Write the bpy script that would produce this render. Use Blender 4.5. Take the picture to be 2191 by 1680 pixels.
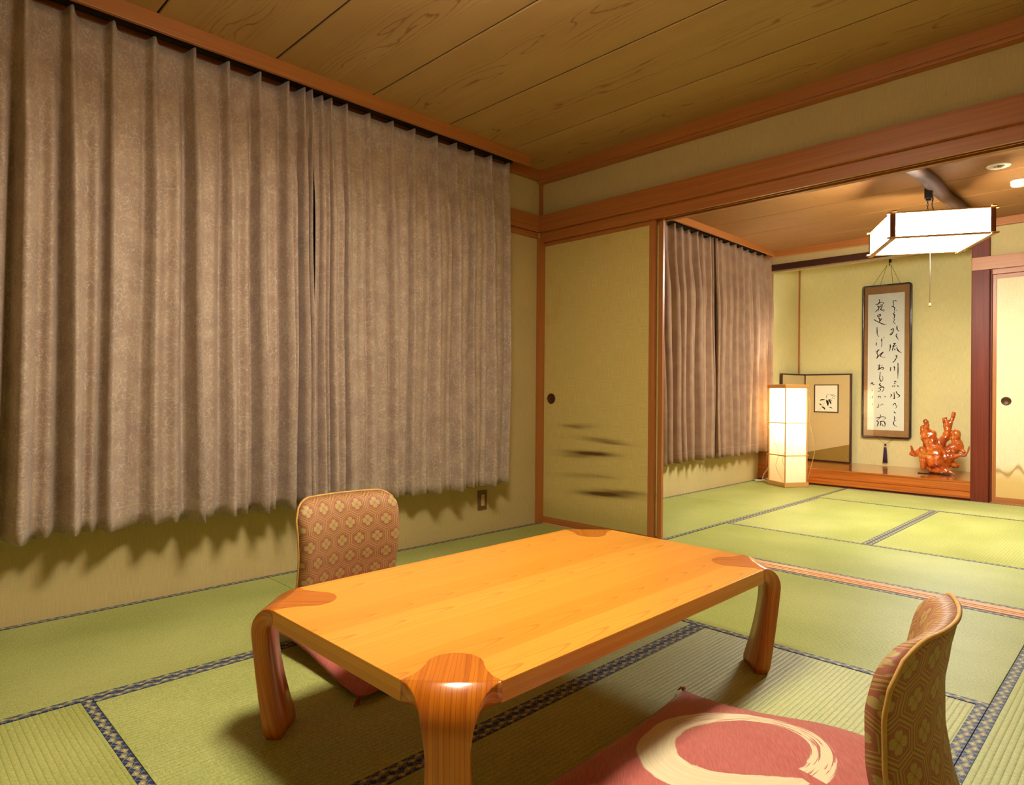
import bpy, bmesh, math, random
from mathutils import Vector, Matrix
PI = math.pi
random.seed(7)
for o in list(bpy.data.objects):
    bpy.data.objects.remove(o)
SC = bpy.context.scene
COL = SC.collection

# ------------------------------------------------------------------ camera, world, exposure
def set_camera():
    cam = bpy.data.cameras.new('camera')
    ob = bpy.data.objects.new('camera', cam)
    COL.objects.link(ob)
    yaw, pit, rol = 0.78788, 0.00096, 0.00778
    F = Vector((-math.sin(yaw), math.cos(yaw), 0)); R = Vector((math.cos(yaw), math.sin(yaw), 0)); U = Vector((0, 0, 1))
    F2 = F*math.cos(pit) + U*math.sin(pit); U2 = U*math.cos(pit) - F*math.sin(pit)
    R3 = R*math.cos(rol) + U2*math.sin(rol); U3 = U2*math.cos(rol) - R*math.sin(rol)
    m = Matrix((R3, U3, -F2)).transposed().to_4x4()
    m.translation = Vector((3.11669, -3.36257, 0.90773))
    ob.matrix_world = m
    cam.sensor_fit = 'HORIZONTAL'; cam.sensor_width = 36.0
    cam.lens = 1396.35/2191*36.0
    cam.clip_start = 0.02
    SC.camera = ob
set_camera()
world = bpy.data.worlds.new('world'); SC.world = world
world.use_nodes = True
world.node_tree.nodes['Background'].inputs[0].default_value = (1.0, 0.85, 0.62, 1)
world.node_tree.nodes['Background'].inputs[1].default_value = 0.0
SC.view_settings.view_transform = 'Standard'
SC.view_settings.look = 'None'
SC.view_settings.exposure = EXPOSURE = 0.0
SC.view_settings.gamma = 1.0
SC.view_settings.use_curve_mapping = False
ROOM_LAMP = 96.0        # emission of the paper pendant over the low table
ROOM_LAMP_COL = (1.0, 0.92, 0.75)
PENDANT = 100.0          # emission of the paper pendant of the far room
PENDANT_COL = (1.0, 0.96, 0.86)
BULB = 620.0            # bulb inside the paper floor lamp
BULB_COL = (1.0, 0.92, 0.76)

# ------------------------------------------------------------------ shader expression helper
def lin(r, g, b):
    f = lambda c: ((c/255+0.055)/1.055)**2.4 if c > 10 else c/255/12.92
    return (f(r), f(g), f(b), 1)
class X:
    """a scalar in a node tree; arithmetic builds Math nodes"""
    def __init__(s, g, sock): s.g = g; s.k = sock
    def m(s, op, *a, clamp=False):
        n = s.g.nt.nodes.new('ShaderNodeMath'); n.operation = op; n.use_clamp = clamp
        for i, v in enumerate((s,)+a):
            if isinstance(v, X): s.g.nt.links.new(v.k, n.inputs[i])
            else: n.inputs[i].default_value = v
        return X(s.g, n.outputs[0])
    def __add__(s, o): return s.m('ADD', o)
    __radd__ = __add__
    def __sub__(s, o): return s.m('SUBTRACT', o)
    def __rsub__(s, o): return s.m('MULTIPLY', -1.0).m('ADD', o)
    def __mul__(s, o): return s.m('MULTIPLY', o)
    __rmul__ = __mul__
    def __truediv__(s, o): return s.m('DIVIDE', o)
    def abs(s): return s.m('ABSOLUTE')
    def pw(s, o): return s.m('POWER', o)
    def fract(s): return s.m('FRACT')
    def floor(s): return s.m('FLOOR')
    def mod(s, o): return s.m('FLOORED_MODULO', o)
    def mn(s, o): return s.m('MINIMUM', o)
    def mx(s, o): return s.m('MAXIMUM', o)
    def lt(s, o): return s.m('LESS_THAN', o)
    def gt(s, o): return s.m('GREATER_THAN', o)
    def sin(s): return s.m('SINE')
    def cos(s): return s.m('COSINE')
    def exp(s): return s.m('EXPONENT')
    def sqrt(s): return s.m('SQRT')
    def atan2(s, o): return s.m('ARCTAN2', o)
    def sat(s): return s.m('ADD', 0.0, clamp=True)
    def step(s, a, b):      # smooth 0..1 between a and b
        n = s.g.nt.nodes.new('ShaderNodeMapRange'); n.interpolation_type = 'SMOOTHSTEP'
        s.g.nt.links.new(s.k, n.inputs[0]); n.inputs[1].default_value = a; n.inputs[2].default_value = b
        return X(s.g, n.outputs[0])
class G:
    def __init__(s, name):
        s.mat = bpy.data.materials.new(name); s.mat.use_nodes = True
        s.nt = s.mat.node_tree; s.nt.nodes.clear()
        s.out = s.nt.nodes.new('ShaderNodeOutputMaterial')
        s._uv = None
    def uv(s):
        if not s._uv:
            n = s.nt.nodes.new('ShaderNodeUVMap'); n.uv_map = 'UVMap'
            q = s.nt.nodes.new('ShaderNodeSeparateXYZ'); s.nt.links.new(n.outputs[0], q.inputs[0])
            s._uv = (X(s, q.outputs[0]), X(s, q.outputs[1]))
        return s._uv
    def obj(s):
        n = s.nt.nodes.new('ShaderNodeTexCoord'); q = s.nt.nodes.new('ShaderNodeSeparateXYZ')
        s.nt.links.new(n.outputs['Object'], q.inputs[0])
        return tuple(X(s, q.outputs[i]) for i in range(3))
    def rnd(s):
        return X(s, s.nt.nodes.new('ShaderNodeObjectInfo').outputs['Random'])
    def vec(s, *a):
        n = s.nt.nodes.new('ShaderNodeCombineXYZ')
        for i, v in enumerate(a):
            if isinstance(v, X): s.nt.links.new(v.k, n.inputs[i])
            else: n.inputs[i].default_value = v
        return n.outputs[0]
    def noise(s, v, scale=1.0, detail=2.0, rough=0.5, dist=0.0):
        n = s.nt.nodes.new('ShaderNodeTexNoise'); s.nt.links.new(v, n.inputs['Vector'])
        n.inputs['Scale'].default_value = scale; n.inputs['Detail'].default_value = detail
        n.inputs['Roughness'].default_value = rough; n.inputs['Distortion'].default_value = dist
        return X(s, n.outputs[0])
    def voro(s, v, scale=1.0, feature='DISTANCE_TO_EDGE'):
        n = s.nt.nodes.new('ShaderNodeTexVoronoi'); n.feature = feature
        s.nt.links.new(v, n.inputs['Vector']); n.inputs['Scale'].default_value = scale
        return X(s, n.outputs['Distance'])
    def white(s, v):
        n = s.nt.nodes.new('ShaderNodeTexWhiteNoise'); n.noise_dimensions = '3D'
        s.nt.links.new(v, n.inputs['Vector']); return X(s, n.outputs['Value'])
    def mix(s, fac, a, b):
        n = s.nt.nodes.new('ShaderNodeMix'); n.data_type = 'RGBA'
        for sk, v in ((n.inputs[0], fac), (n.inputs[6], a), (n.inputs[7], b)):
            if isinstance(v, X): s.nt.links.new(v.k, sk)
            elif hasattr(v, 'is_linked'): s.nt.links.new(v, sk)
            else: sk.default_value = v
        return n.outputs[2]
    def bsdf(s, base, rough=0.5, bump=None, strength=0.3, dist=0.002, spec=0.5, metal=0.0, coat=0.0, aniso=None, sheen=0.0, coat_rough=0.05):
        b = s.nt.nodes.new('ShaderNodeBsdfPrincipled')
        if hasattr(base, 'is_linked'): s.nt.links.new(base, b.inputs['Base Color'])
        else: b.inputs['Base Color'].default_value = base
        if isinstance(rough, X): s.nt.links.new(rough.k, b.inputs['Roughness'])
        else: b.inputs['Roughness'].default_value = rough
        b.inputs['Specular IOR Level'].default_value = spec
        b.inputs['Metallic'].default_value = metal
        b.inputs['Coat Weight'].default_value = coat; b.inputs['Coat Roughness'].default_value = coat_rough
        b.inputs['Sheen Weight'].default_value = sheen
        if bump is not None:
            n = s.nt.nodes.new('ShaderNodeBump'); s.nt.links.new(bump.k, n.inputs['Height'])
            n.inputs['Strength'].default_value = strength; n.inputs['Distance'].default_value = dist
            s.nt.links.new(n.outputs[0], b.inputs['Normal'])
        if aniso is not None:
            t = s.nt.nodes.new('ShaderNodeTangent'); t.direction_type = 'UV_MAP'; t.uv_map = 'UVMap'
            s.nt.links.new(t.outputs[0], b.inputs['Tangent'])
            b.inputs['Anisotropic'].default_value = aniso[0]; b.inputs['Anisotropic Rotation'].default_value = aniso[1]
        s.nt.links.new(b.outputs[0], s.out.inputs[0])
        return s.mat

MATS = {}
def plain(name, rgb, rough=0.5, spec=0.5, metal=0.0, coat=0.0, var=.86):
    g = G(name); u = g.obj()
    n = g.noise(g.vec(*u), 60, 3)
    c = lin(*rgb)
    d = tuple(x*var for x in c[:3])+(1,)
    return g.bsdf(g.mix(n.step(.3, .7), d, c), rough, spec=spec, metal=metal, coat=coat)
def emit(name, col, strength):
    g = G(name); e = g.nt.nodes.new('ShaderNodeEmission')
    e.inputs[0].default_value = (*col, 1); e.inputs[1].default_value = strength
    g.nt.links.new(e.outputs[0], g.out.inputs[0]); return g.mat
def wood(name, light, dark, rough=0.4, coat=0.0, freq=70.0, contrast=1.0, spec=0.5):
    g = G(name); u, v = g.uv(); r = g.rnd()*37.0
    a = g.noise(g.vec(u*1.3, v*freq, r), 1, 3, .6, .4)
    b = g.noise(g.vec(u*6.0, v*freq*7, r), 1, 2)
    c = g.noise(g.vec(u*0.8, v*4.0, r), 1, 1)
    t = (a.step(.32, .68)*.62 + b*.2 + c*.3 - .05)
    col = g.mix((t*contrast).sat(), lin(*light), lin(*dark))
    return g.bsdf(col, rough, bump=a, strength=.08, dist=.001, coat=coat, spec=spec)
def wall_mat(name, rgb):
    g = G(name); x, y, z = g.obj()
    w = g.noise(g.vec((x+y)*420, z*14, 0.0), 1, 2)
    h = g.noise(g.vec((x+y)*24, z*420, 3.0), 1, 2)
    big = g.noise(g.vec(x, y, z), 3, 2)
    t = w*.5+h*.3+big*.2
    c = lin(*rgb); d = tuple(k*.80 for k in c[:3])+(1,)
    return g.bsdf(g.mix(t.step(.3, .7), d, c), .85, bump=w+h, strength=.25, dist=.0012, spec=.2)
def board_mat(name, rgb, line, stain):
    """printed cedar boards: a band of cathedral figure along the middle of each board"""
    g = G(name); u, v = g.uv(); r = g.rnd()*91.0
    n1 = g.noise(g.vec(u*1.1+r, v*5.0, r), 1, 2, .5)
    n2 = g.noise(g.vec(u*5.0+r, v*26.0, r), 1, 3, .6)
    f = v*v*42.0 + n1*1.9 + n2*.16
    ring = ((f*6.0).fract()*2.0-1.0).abs()
    w = g.noise(g.vec(u*2.2, v*9.0, r+5.0), 1, 2)
    ln = ring.step(.76, 1.0)*(v.abs().step(.17, .04))*(w.step(.32, .52))
    fine = g.noise(g.vec(u*1.0, v*160.0, r), 1, 2).step(.45, .75)*(v.abs().step(.26, .08)*.5+.1)
    tone = g.noise(g.vec(u*.8+r, v*3.0, r), 1, 2)
    c = g.mix(tone.step(.25, .75), lin(*rgb), lin(*stain))
    c = g.mix((fine*.30).sat(), c, lin(*line))
    c = g.mix((ln*.62).sat(), c, lin(*line))
    return g.bsdf(c, .55, spec=.3)
def tatami_mat(name='tatami_rush'):
    g = G(name); u, v = g.uv(); r = g.rnd()
    p = .0152
    st = ((v/p).fract()*2.0-1.0).abs()                 # 1 in the furrow between two ribs
    weave = g.noise(g.vec(u*520.0, v*90.0, r*9.0), 1, 2)
    fleck = g.noise(g.vec(u*240.0, v*130.0, r*31.0), 1, 2)
    big = g.noise(g.vec(u*1.6, v*2.4, r*17.0), 1, 2)
    t = weave*.45+fleck*.35+big*.3
    c = g.mix(t.step(.36, .74), lin(134, 141, 60), lin(194, 194, 120))
    c = g.mix((r*.4), c, lin(150, 158, 70))
    fur = st.step(.80, 1.0)
    c = g.mix(fur*.38, c, lin(96, 100, 36))
    hgt = (1.0-st.pw(3.0))*1.0+weave*.22
    return g.bsdf(c, .52, bump=hgt, strength=.5, dist=.0022, spec=.42, aniso=(.55, .25))
def heri_mat():
    g = G('brocade_border'); u, v = g.uv()
    P = .052
    x = (u/P).fract(); y = v/.03 + .5                    # y 0..1 across
    def dia(cx, cy, s):
        dx = (((x-cx)+.5).fract()-.5).abs()*(P/.03)
        dy = (y-cy).abs()
        return (dx*.62+dy)/s                            # <1 inside a diamond
    d1 = dia(.25, .66, .27); d2 = dia(.75, .34, .27)
    e1 = dia(.05, .42, .20); e2 = dia(.55, .60, .20)
    d = d1.mn(d2); e = e1.mn(e2)
    lat = ((u/P*2.0+y*1.2).fract()-.5).abs().mn(((u/P*2.0-y*1.2).fract()-.5).abs())
    weave = g.noise(g.vec(u*900.0, v*900.0, 0.0), 1, 1)
    c = g.mix(weave, lin(16, 34, 74), lin(34, 58, 104))
    c = g.mix(lat.lt(.05)*.8, c, lin(150, 146, 104))
    c = g.mix(e.lt(1.0)*.8, c, lin(118, 122, 96))
    c = g.mix(d.lt(1.0), c, lin(206, 190, 130))
    c = g.mix((d-.78).abs().lt(.09), c, lin(60, 60, 50))
    c = g.mix((d-.45).abs().lt(.08), c, lin(90, 82, 52))
    return g.bsdf(c, .6, bump=weave, strength=.15, dist=.0005, spec=.4)
def curtain_mat(name, rgb, rgb2, vein, amt):
    g = G(name); u, v = g.uv()
    d1 = g.noise(g.vec(u, v, 0.0), 22, 2); d2 = g.noise(g.vec(u, v, 7.0), 22, 2)
    ed = g.voro(g.vec(u+d1*.05, v+d2*.05, 0.0), 40)
    ed2 = g.voro(g.vec(u+d2*.02, v+d1*.02, 4.0), 80)
    big = g.noise(g.vec(u, v, 1.0), 9, 3); big2 = g.noise(g.vec(u, v, 12.0), 14, 3)
    fine = g.noise(g.vec(u*900.0, v*500.0, 0.0), 1, 2)
    mask = g.noise(g.vec(u, v, 30.0), 16, 2).step(.30, .55)*.8+.2
    spk = g.noise(g.vec(u, v, 41.0), 140, 2).step(.34, .56)
    ln = (ed.step(.10, .01)*.9+ed2.step(.09, .02)*.5)*mask*spk
    c = g.mix(big.step(.35, .65), lin(*rgb), lin(*rgb2))
    c = g.mix(big2.step(.55, .75)*.28, c, lin(176, 132, 112))
    c = g.mix(fine*.12, c, lin(90, 66, 42))
    c = g.mix((ln*amt).sat(), c, lin(*vein))
    hem = (v-.085).abs().lt(.0012)*fine.gt(.45)
    c = g.mix(hem*.6, c, lin(214, 190, 150))
    return g.bsdf(c, .62, bump=fine+ln*.5, strength=.15, dist=.001, spec=.35, sheen=.2)
def table_wood():
    g = G('table_top_wood'); u, v = g.uv()
    sw = .118
    k = (v/sw+.35).floor(); vv = (v/sw+.35).fract()-.5
    r1 = g.white(g.vec(k, 1.0, 0.0)); r2 = g.white(g.vec(k, 2.0, 0.0))
    off = (r2-.5)*.5
    n1 = g.noise(g.vec(u*1.4+r1*40.0, vv*1.2, k), 1, 2)
    n2 = g.noise(g.vec(u*7.0, vv*8.0, k), 1, 2)
    f = (vv-off)*(vv-off)*26.0+n1*2.2+u*(r1*3.0+5.0)+n2*.10
    ring = f.fract()
    ln = ring.step(.74, .97)*ring.step(1.0, .97)*r2.gt(.25)
    fine = g.noise(g.vec(u*2.5, v*260.0, 0.0), 1, 2)
    c = g.mix(r1, lin(240, 166, 62), lin(222, 142, 42))
    c = g.mix(fine.step(.4, .8)*.25, c, lin(186, 92, 18))
    c = g.mix(ln*.5*((vv-off).abs().step(.62, .15)), c, lin(166, 84, 18))
    return g.bsdf(c, .34, bump=fine, strength=.02, dist=.0005, coat=.35, spec=.4, coat_rough=.16)
def leg_wood():
    g = G('table_leg_wood'); u, v = g.uv()
    a = ((v*105.0+g.noise(g.vec(u*3.0, v*12.0, 0.0), 1, 2)*1.4).fract()*2.0-1.0).abs()
    n = g.noise(g.vec(u*2.0, v*60.0, 3.0), 1, 2)
    c = g.mix(n.step(.35, .7), lin(208, 118, 20), lin(182, 92, 12))
    c = g.mix(a.step(.72, 1.0)*.55, c, lin(128, 52, 8))
    return g.bsdf(c, .3, coat=.5, spec=.45, coat_rough=.12)
def hex_fabric():
    g = G('hexagon_brocade'); u, v = g.uv()
    Wd = .0715; H = 1.7320508
    px = u/Wd; py = v/Wd
    ax = px.mod(1.0)-.5; ay = py.mod(H)-H/2
    bx = (px+.5).mod(1.0)-.5; by = (py+H/2).mod(H)-H/2
    s = (ax*ax+ay*ay).lt(bx*bx+by*by)
    gx = s*ax+(1.0-s)*bx; gy = s*ay+(1.0-s)*by
    d = gx.abs().mx(gx.abs()*.5+gy.abs()*.8660254)
    rr = (gx*gx+gy*gy).sqrt(); th = gy.atan2(gx)
    c2 = (th*2.0).cos().abs()
    notch = ((th*4.0).cos()).step(.86, 1.0)*.0
    R = .085+.205*c2.pw(.62)+.03*((th*4.0+PI).cos()*.5+.5)-.028*((th*4.0).cos()).step(.80, 1.0)
    fl = (rr-R).step(.012, -.012)
    cut = ((th*4.0+PI/2).sin().abs()*rr).lt(.012)*rr.lt(.15)
    cut2 = ((th*2.0).cos().abs()*rr).lt(.014)
    n = g.noise(g.vec(u*1500.0, v*420.0, 0.0), 1, 2)
    gold = g.mix(n, lin(158, 132, 76), lin(190, 164, 100))
    c = g.mix(n, lin(146, 82, 58), lin(170, 104, 74))
    c = g.mix(fl, c, gold)
    c = g.mix((fl*cut).mx(fl*cut2), c, lin(150, 74, 44))
    c = g.mix((d-.355).abs().lt(.012), c, gold)
    c = g.mix(d.gt(.425), c, gold)
    c = g.mix((d-.47).abs().lt(.011), c, lin(188, 110, 70))
    c = g.mix(d.gt(.487), c, lin(112, 88, 34))
    return g.bsdf(c, .55, bump=n+fl*.6+d.gt(.43)*.5, strength=.25, dist=.0008, spec=.45)
def cushion_mat():
    g = G('enso_cushion_cloth'); u, v = g.uv()
    uc = u-.022; vc = v+.064
    rr = (uc*uc+vc*vc).sqrt(); th = vc.atan2(uc)
    n = g.noise(g.vec(u*260.0+v*160.0, v*30.0, 0.0), 1, 3)
    wv = g.noise(g.vec(u*700.0, v*700.0, 0.0), 1, 2)
    br = g.noise(g.vec(rr*190.0, th*1.3, 0.0), 1, 2)
    br2 = g.noise(g.vec(rr*60.0, th*4.0, 5.0), 1, 2)
    wob = g.noise(g.vec(u, v, 9.0), 9, 2)-.5
    k = ((2.84-th).mod(2*PI))/(2*PI)                     # 0..1 around, start bold, end dry
    wd = .036+.012*(k*6.0).sin()
    dd = (rr+wob*.012-(.186+.012*(th+.6).sin()))
    edge = ((dd.abs()+(br2-.5)*.012)-wd*(k.step(-.03, .08))).step(.002, -.003)
    dry = (br-.40-.16*(1.0-k)*1.0).step(-.02, .05)
    dry = 1.0-((1.0-dry)*(k.step(.35, .8)*.9+.12)).sat()
    gap = 1.0-(k.lt(.012)).mx(k.gt(.990))
    ring = edge*dry*gap
    c = g.mix(n.step(.3, .75), lin(162, 66, 58), lin(188, 96, 84))
    c = g.mix(wv*.25, c, lin(224, 150, 124))
    c = g.mix(ring, c, lin(222, 207, 164))
    return g.bsdf(c, .8, bump=wv+n, strength=.3, dist=.001, spec=.2, sheen=.3)
def blobs(g, x, z, L):
    tot = None
    for cx, cz, ln, th, ang, k in L:
        ca, sa = math.cos(ang), math.sin(ang)
        dx = ((x-cx)*ca+(z-cz)*sa)/ln; dz = ((z-cz)*ca-(x-cx)*sa)/(th*1.25)
        e = ((dx*dx+dz*dz)*-1.0).exp()*k
        tot = e if tot is None else tot+e
    return tot
def fusuma_mat_1():
    g = G('sliding_door_paper_mist'); u, v = g.uv()
    w = g.noise(g.vec(u*500.0, v*12.0, 0.0), 1, 2); h = g.noise(g.vec(u*10.0, v*500.0, 3.0), 1, 2)
    t = w*.5+h*.4
    c = g.mix(t.step(.3, .7), lin(196, 172, 98), lin(222, 200, 128))
    s = g.noise(g.vec(u, v, 2.0), 4, 3)
    c = g.mix(s.step(.56, .72)*(v.step(1.0, 1.5))*.5, c, lin(200, 156, 74))
    wob = (g.noise(g.vec(u*6.0, v*60.0, 1.0), 1, 2)-.5)*.016
    b = blobs(g, u, v+wob, [(.33, .69, .14, .012, .03, .55), (.28, .685, .10, .009, -.1, .3), (.52, .61, .17, .011, -.05, .65), (.62, .592, .14, .007, -.03, .45),
                        (.40, .513, .19, .013, .01, 1.0), (.52, .517, .14, .011, 0, .6), (.31, .487, .14, .010, .02, .5), (.38, .363, .22, .014, .06, .38),
                        (.55, .372, .10, .008, 0, .25), (.58, .263, .22, .017, .05, .95), (.50, .255, .16, .013, .05, .5), (.74, .292, .17, .010, .03, .6), (.42, .60, .3, .006, -.04, .16)])
    c = g.mix((b*.9).sat(), c, lin(100, 70, 28))
    low = g.noise(g.vec(u, v, 8.0), 5, 2)
    c = g.mix(((v+low*.08).step(.26, .12)*.45), c, lin(150, 140, 72))
    return g.bsdf(c, .75, bump=w+h, strength=.2, dist=.001, spec=.25)
def fusuma_mat_3():
    g = G('sliding_door_paper_gold'); u, v = g.uv()
    w = g.noise(g.vec(u*420.0, v*12.0, 0.0), 1, 2); h = g.noise(g.vec(u*10.0, v*420.0, 3.0), 1, 2)
    t = w*.5+h*.4
    c = g.mix(t.step(.3, .7), lin(218, 202, 158), lin(236, 224, 186))
    n = g.noise(g.vec(u, v, 4.0), 6, 2)
    c = g.mix((v+n*.10).step(.40, .22)*.8, c, lin(212, 170, 88))
    z0 = (u*40.0+.7).sin()*.034*((u-.02)*9.0).mn(1.4)+.272
    dz = v-z0
    th = .012+.012*(u*40.0+.2).sin().abs()
    line = ((dz/th)*(dz/th)*-1.0).exp()
    c = g.mix((line*.75).sat(), c, lin(160, 112, 36))
    return g.bsdf(c, .75, bump=w+h, strength=.2, dist=.001, spec=.25)
def paper_glow(name):
    g = G(name); x, y, z = g.obj()
    n = g.noise(g.vec(x, y, z), 90, 3)
    c = g.mix(n, lin(252, 246, 230), lin(244, 236, 214))
    t = g.nt.nodes.new('ShaderNodeBsdfTranslucent'); d = g.nt.nodes.new('ShaderNodeBsdfDiffuse')
    m = g.nt.nodes.new('ShaderNodeMixShader'); m.inputs[0].default_value = .45
    for b in (t, d): g.nt.links.new(c, b.inputs['Color'])
    g.nt.links.new(t.outputs[0], m.inputs[1]); g.nt.links.new(d.outputs[0], m.inputs[2])
    g.nt.links.new(m.outputs[0], g.out.inputs[0]); return g.mat
def pane_glass():
    g = G('picture_glass')
    t = g.nt.nodes.new('ShaderNodeBsdfTransparent'); s = g.nt.nodes.new('ShaderNodeBsdfGlossy'); s.inputs['Roughness'].default_value = .01
    f = g.nt.nodes.new('ShaderNodeFresnel'); f.inputs[0].default_value = 1.5
    m = g.nt.nodes.new('ShaderNodeMixShader')
    g.nt.links.new(f.outputs[0], m.inputs[0]); g.nt.links.new(t.outputs[0], m.inputs[1]); g.nt.links.new(s.outputs[0], m.inputs[2])
    g.nt.links.new(m.outputs[0], g.out.inputs[0]); return g.mat
def root_mat():
    g = G('polished_root_wood'); x, y, z = g.obj()
    n = g.noise(g.vec(x, y, z*.5), 18, 4, .6, 1.2); k = g.noise(g.vec(x, y, z), 7, 3)
    c = g.mix(n.step(.3, .7), lin(214, 110, 34), lin(150, 54, 14))
    c = g.mix(k.step(.55, .7)*.6, c, lin(96, 32, 24))
    c = g.mix(k.step(.42, .28)*.5, c, lin(230, 156, 60))
    return g.bsdf(c, .22, bump=n, strength=.35, dist=.006, coat=.6)

M = dict(
    wall=wall_mat('wall_plaster', (200, 178, 122)),
    alcove=wall_mat('alcove_plaster', (236, 225, 164)),
    trim=wood('trim_cypress', (178, 114, 56), (158, 88, 36), contrast=.8),
    trim_pale=wood('sill_cypress', (232, 178, 126), (208, 142, 88)),
    dark=wood('alcove_post_wood', (116, 46, 22), (82, 26, 11), .5, .0, spec=.3),
    beam=wood('alcove_beam_wood', (70, 34, 22), (44, 20, 12), .4),
    toko=wood('alcove_board_wood', (196, 108, 36), (150, 66, 12), .16, .5, 40),
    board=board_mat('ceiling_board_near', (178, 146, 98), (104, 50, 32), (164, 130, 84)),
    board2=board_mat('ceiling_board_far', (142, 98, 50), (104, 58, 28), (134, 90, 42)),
    tatami=tatami_mat(), heri=heri_mat(), sub=plain('subfloor', (60, 46, 28), .9),
    curtain=curtain_mat('curtain_jacquard', (178, 154, 134), (164, 138, 122), (214, 204, 184), .46),
    curtain2=curtain_mat('curtain_plain_weave', (164, 130, 100), (150, 114, 90), (182, 154, 124), .15),
    top=table_wood(), leg=leg_wood(), hexa=hex_fabric(), piping=plain('piping_cloth', (204, 158, 84), .6),
    cushion=cushion_mat(), tassel=plain('tassel_red', (150, 52, 44), .8),
    fus1=fusuma_mat_1(), fus3=fusuma_mat_3(), pull=plain('pull_bronze', (84, 50, 26), .45, metal=.3),
    lampwood=wood('lamp_cedar', (214, 164, 98), (186, 128, 66), .5), lampdark=wood('pendant_wood', (122, 70, 44), (90, 46, 28), .4),
    paper=paper_glow('lamp_paper'), bulb=emit('bulb_light', BULB_COL, BULB), pend=emit('pendant_paper_light', PENDANT_COL, PENDANT),
    pend_side=emit('pendant_side_light', PENDANT_COL, PENDANT*.62), ceil_side=emit('near_pendant_side_light', ROOM_LAMP_COL, ROOM_LAMP*.24),
    tan=plain('beam_edge_tan', (150, 122, 74), .8), night=plain('night_window', (12, 12, 14), .1), ceil=emit('ceiling_lamp_light', ROOM_LAMP_COL, ROOM_LAMP), rattan=plain('rattan', (206, 160, 92), .5), cord=plain('white_cord', (232, 226, 206), .5),
    black=plain('black_iron', (22, 20, 18), .45), log=wood('ceiling_log_wood', (104, 70, 50), (66, 42, 30), .6, 0, 20),
    white=plain('white_plastic', (226, 220, 196), .5), frame=plain('black_lacquer', (40, 26, 18), .22, coat=.5),
    mount=plain('mount_silk', (176, 128, 74), .8), rice=plain('rice_paper', (246, 242, 220), .85, var=.97), ink=plain('ink', (22, 20, 18), .8),
    ink2=plain('pale_ink', (150, 144, 116), .85), glass=pane_glass(), screen=plain('screen_paper', (206, 184, 132), .8, var=.96), screen2=plain('screen_gold_paper', (146, 118, 44), .7),
    screenframe=plain('screen_frame_brown', (64, 38, 20), .4), root=root_mat(), tassel2=plain('tassel_purple', (70, 52, 78), .8), string=plain('hanging_string', (112, 98, 70), .8),
    rail=plain('curtain_rail_dark', (46, 36, 24), .6), plate=plain('outlet_plate_brown', (112, 78, 40), .5), ivory=plain('ivory_plastic', (206, 180, 128), .5),
)

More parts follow.
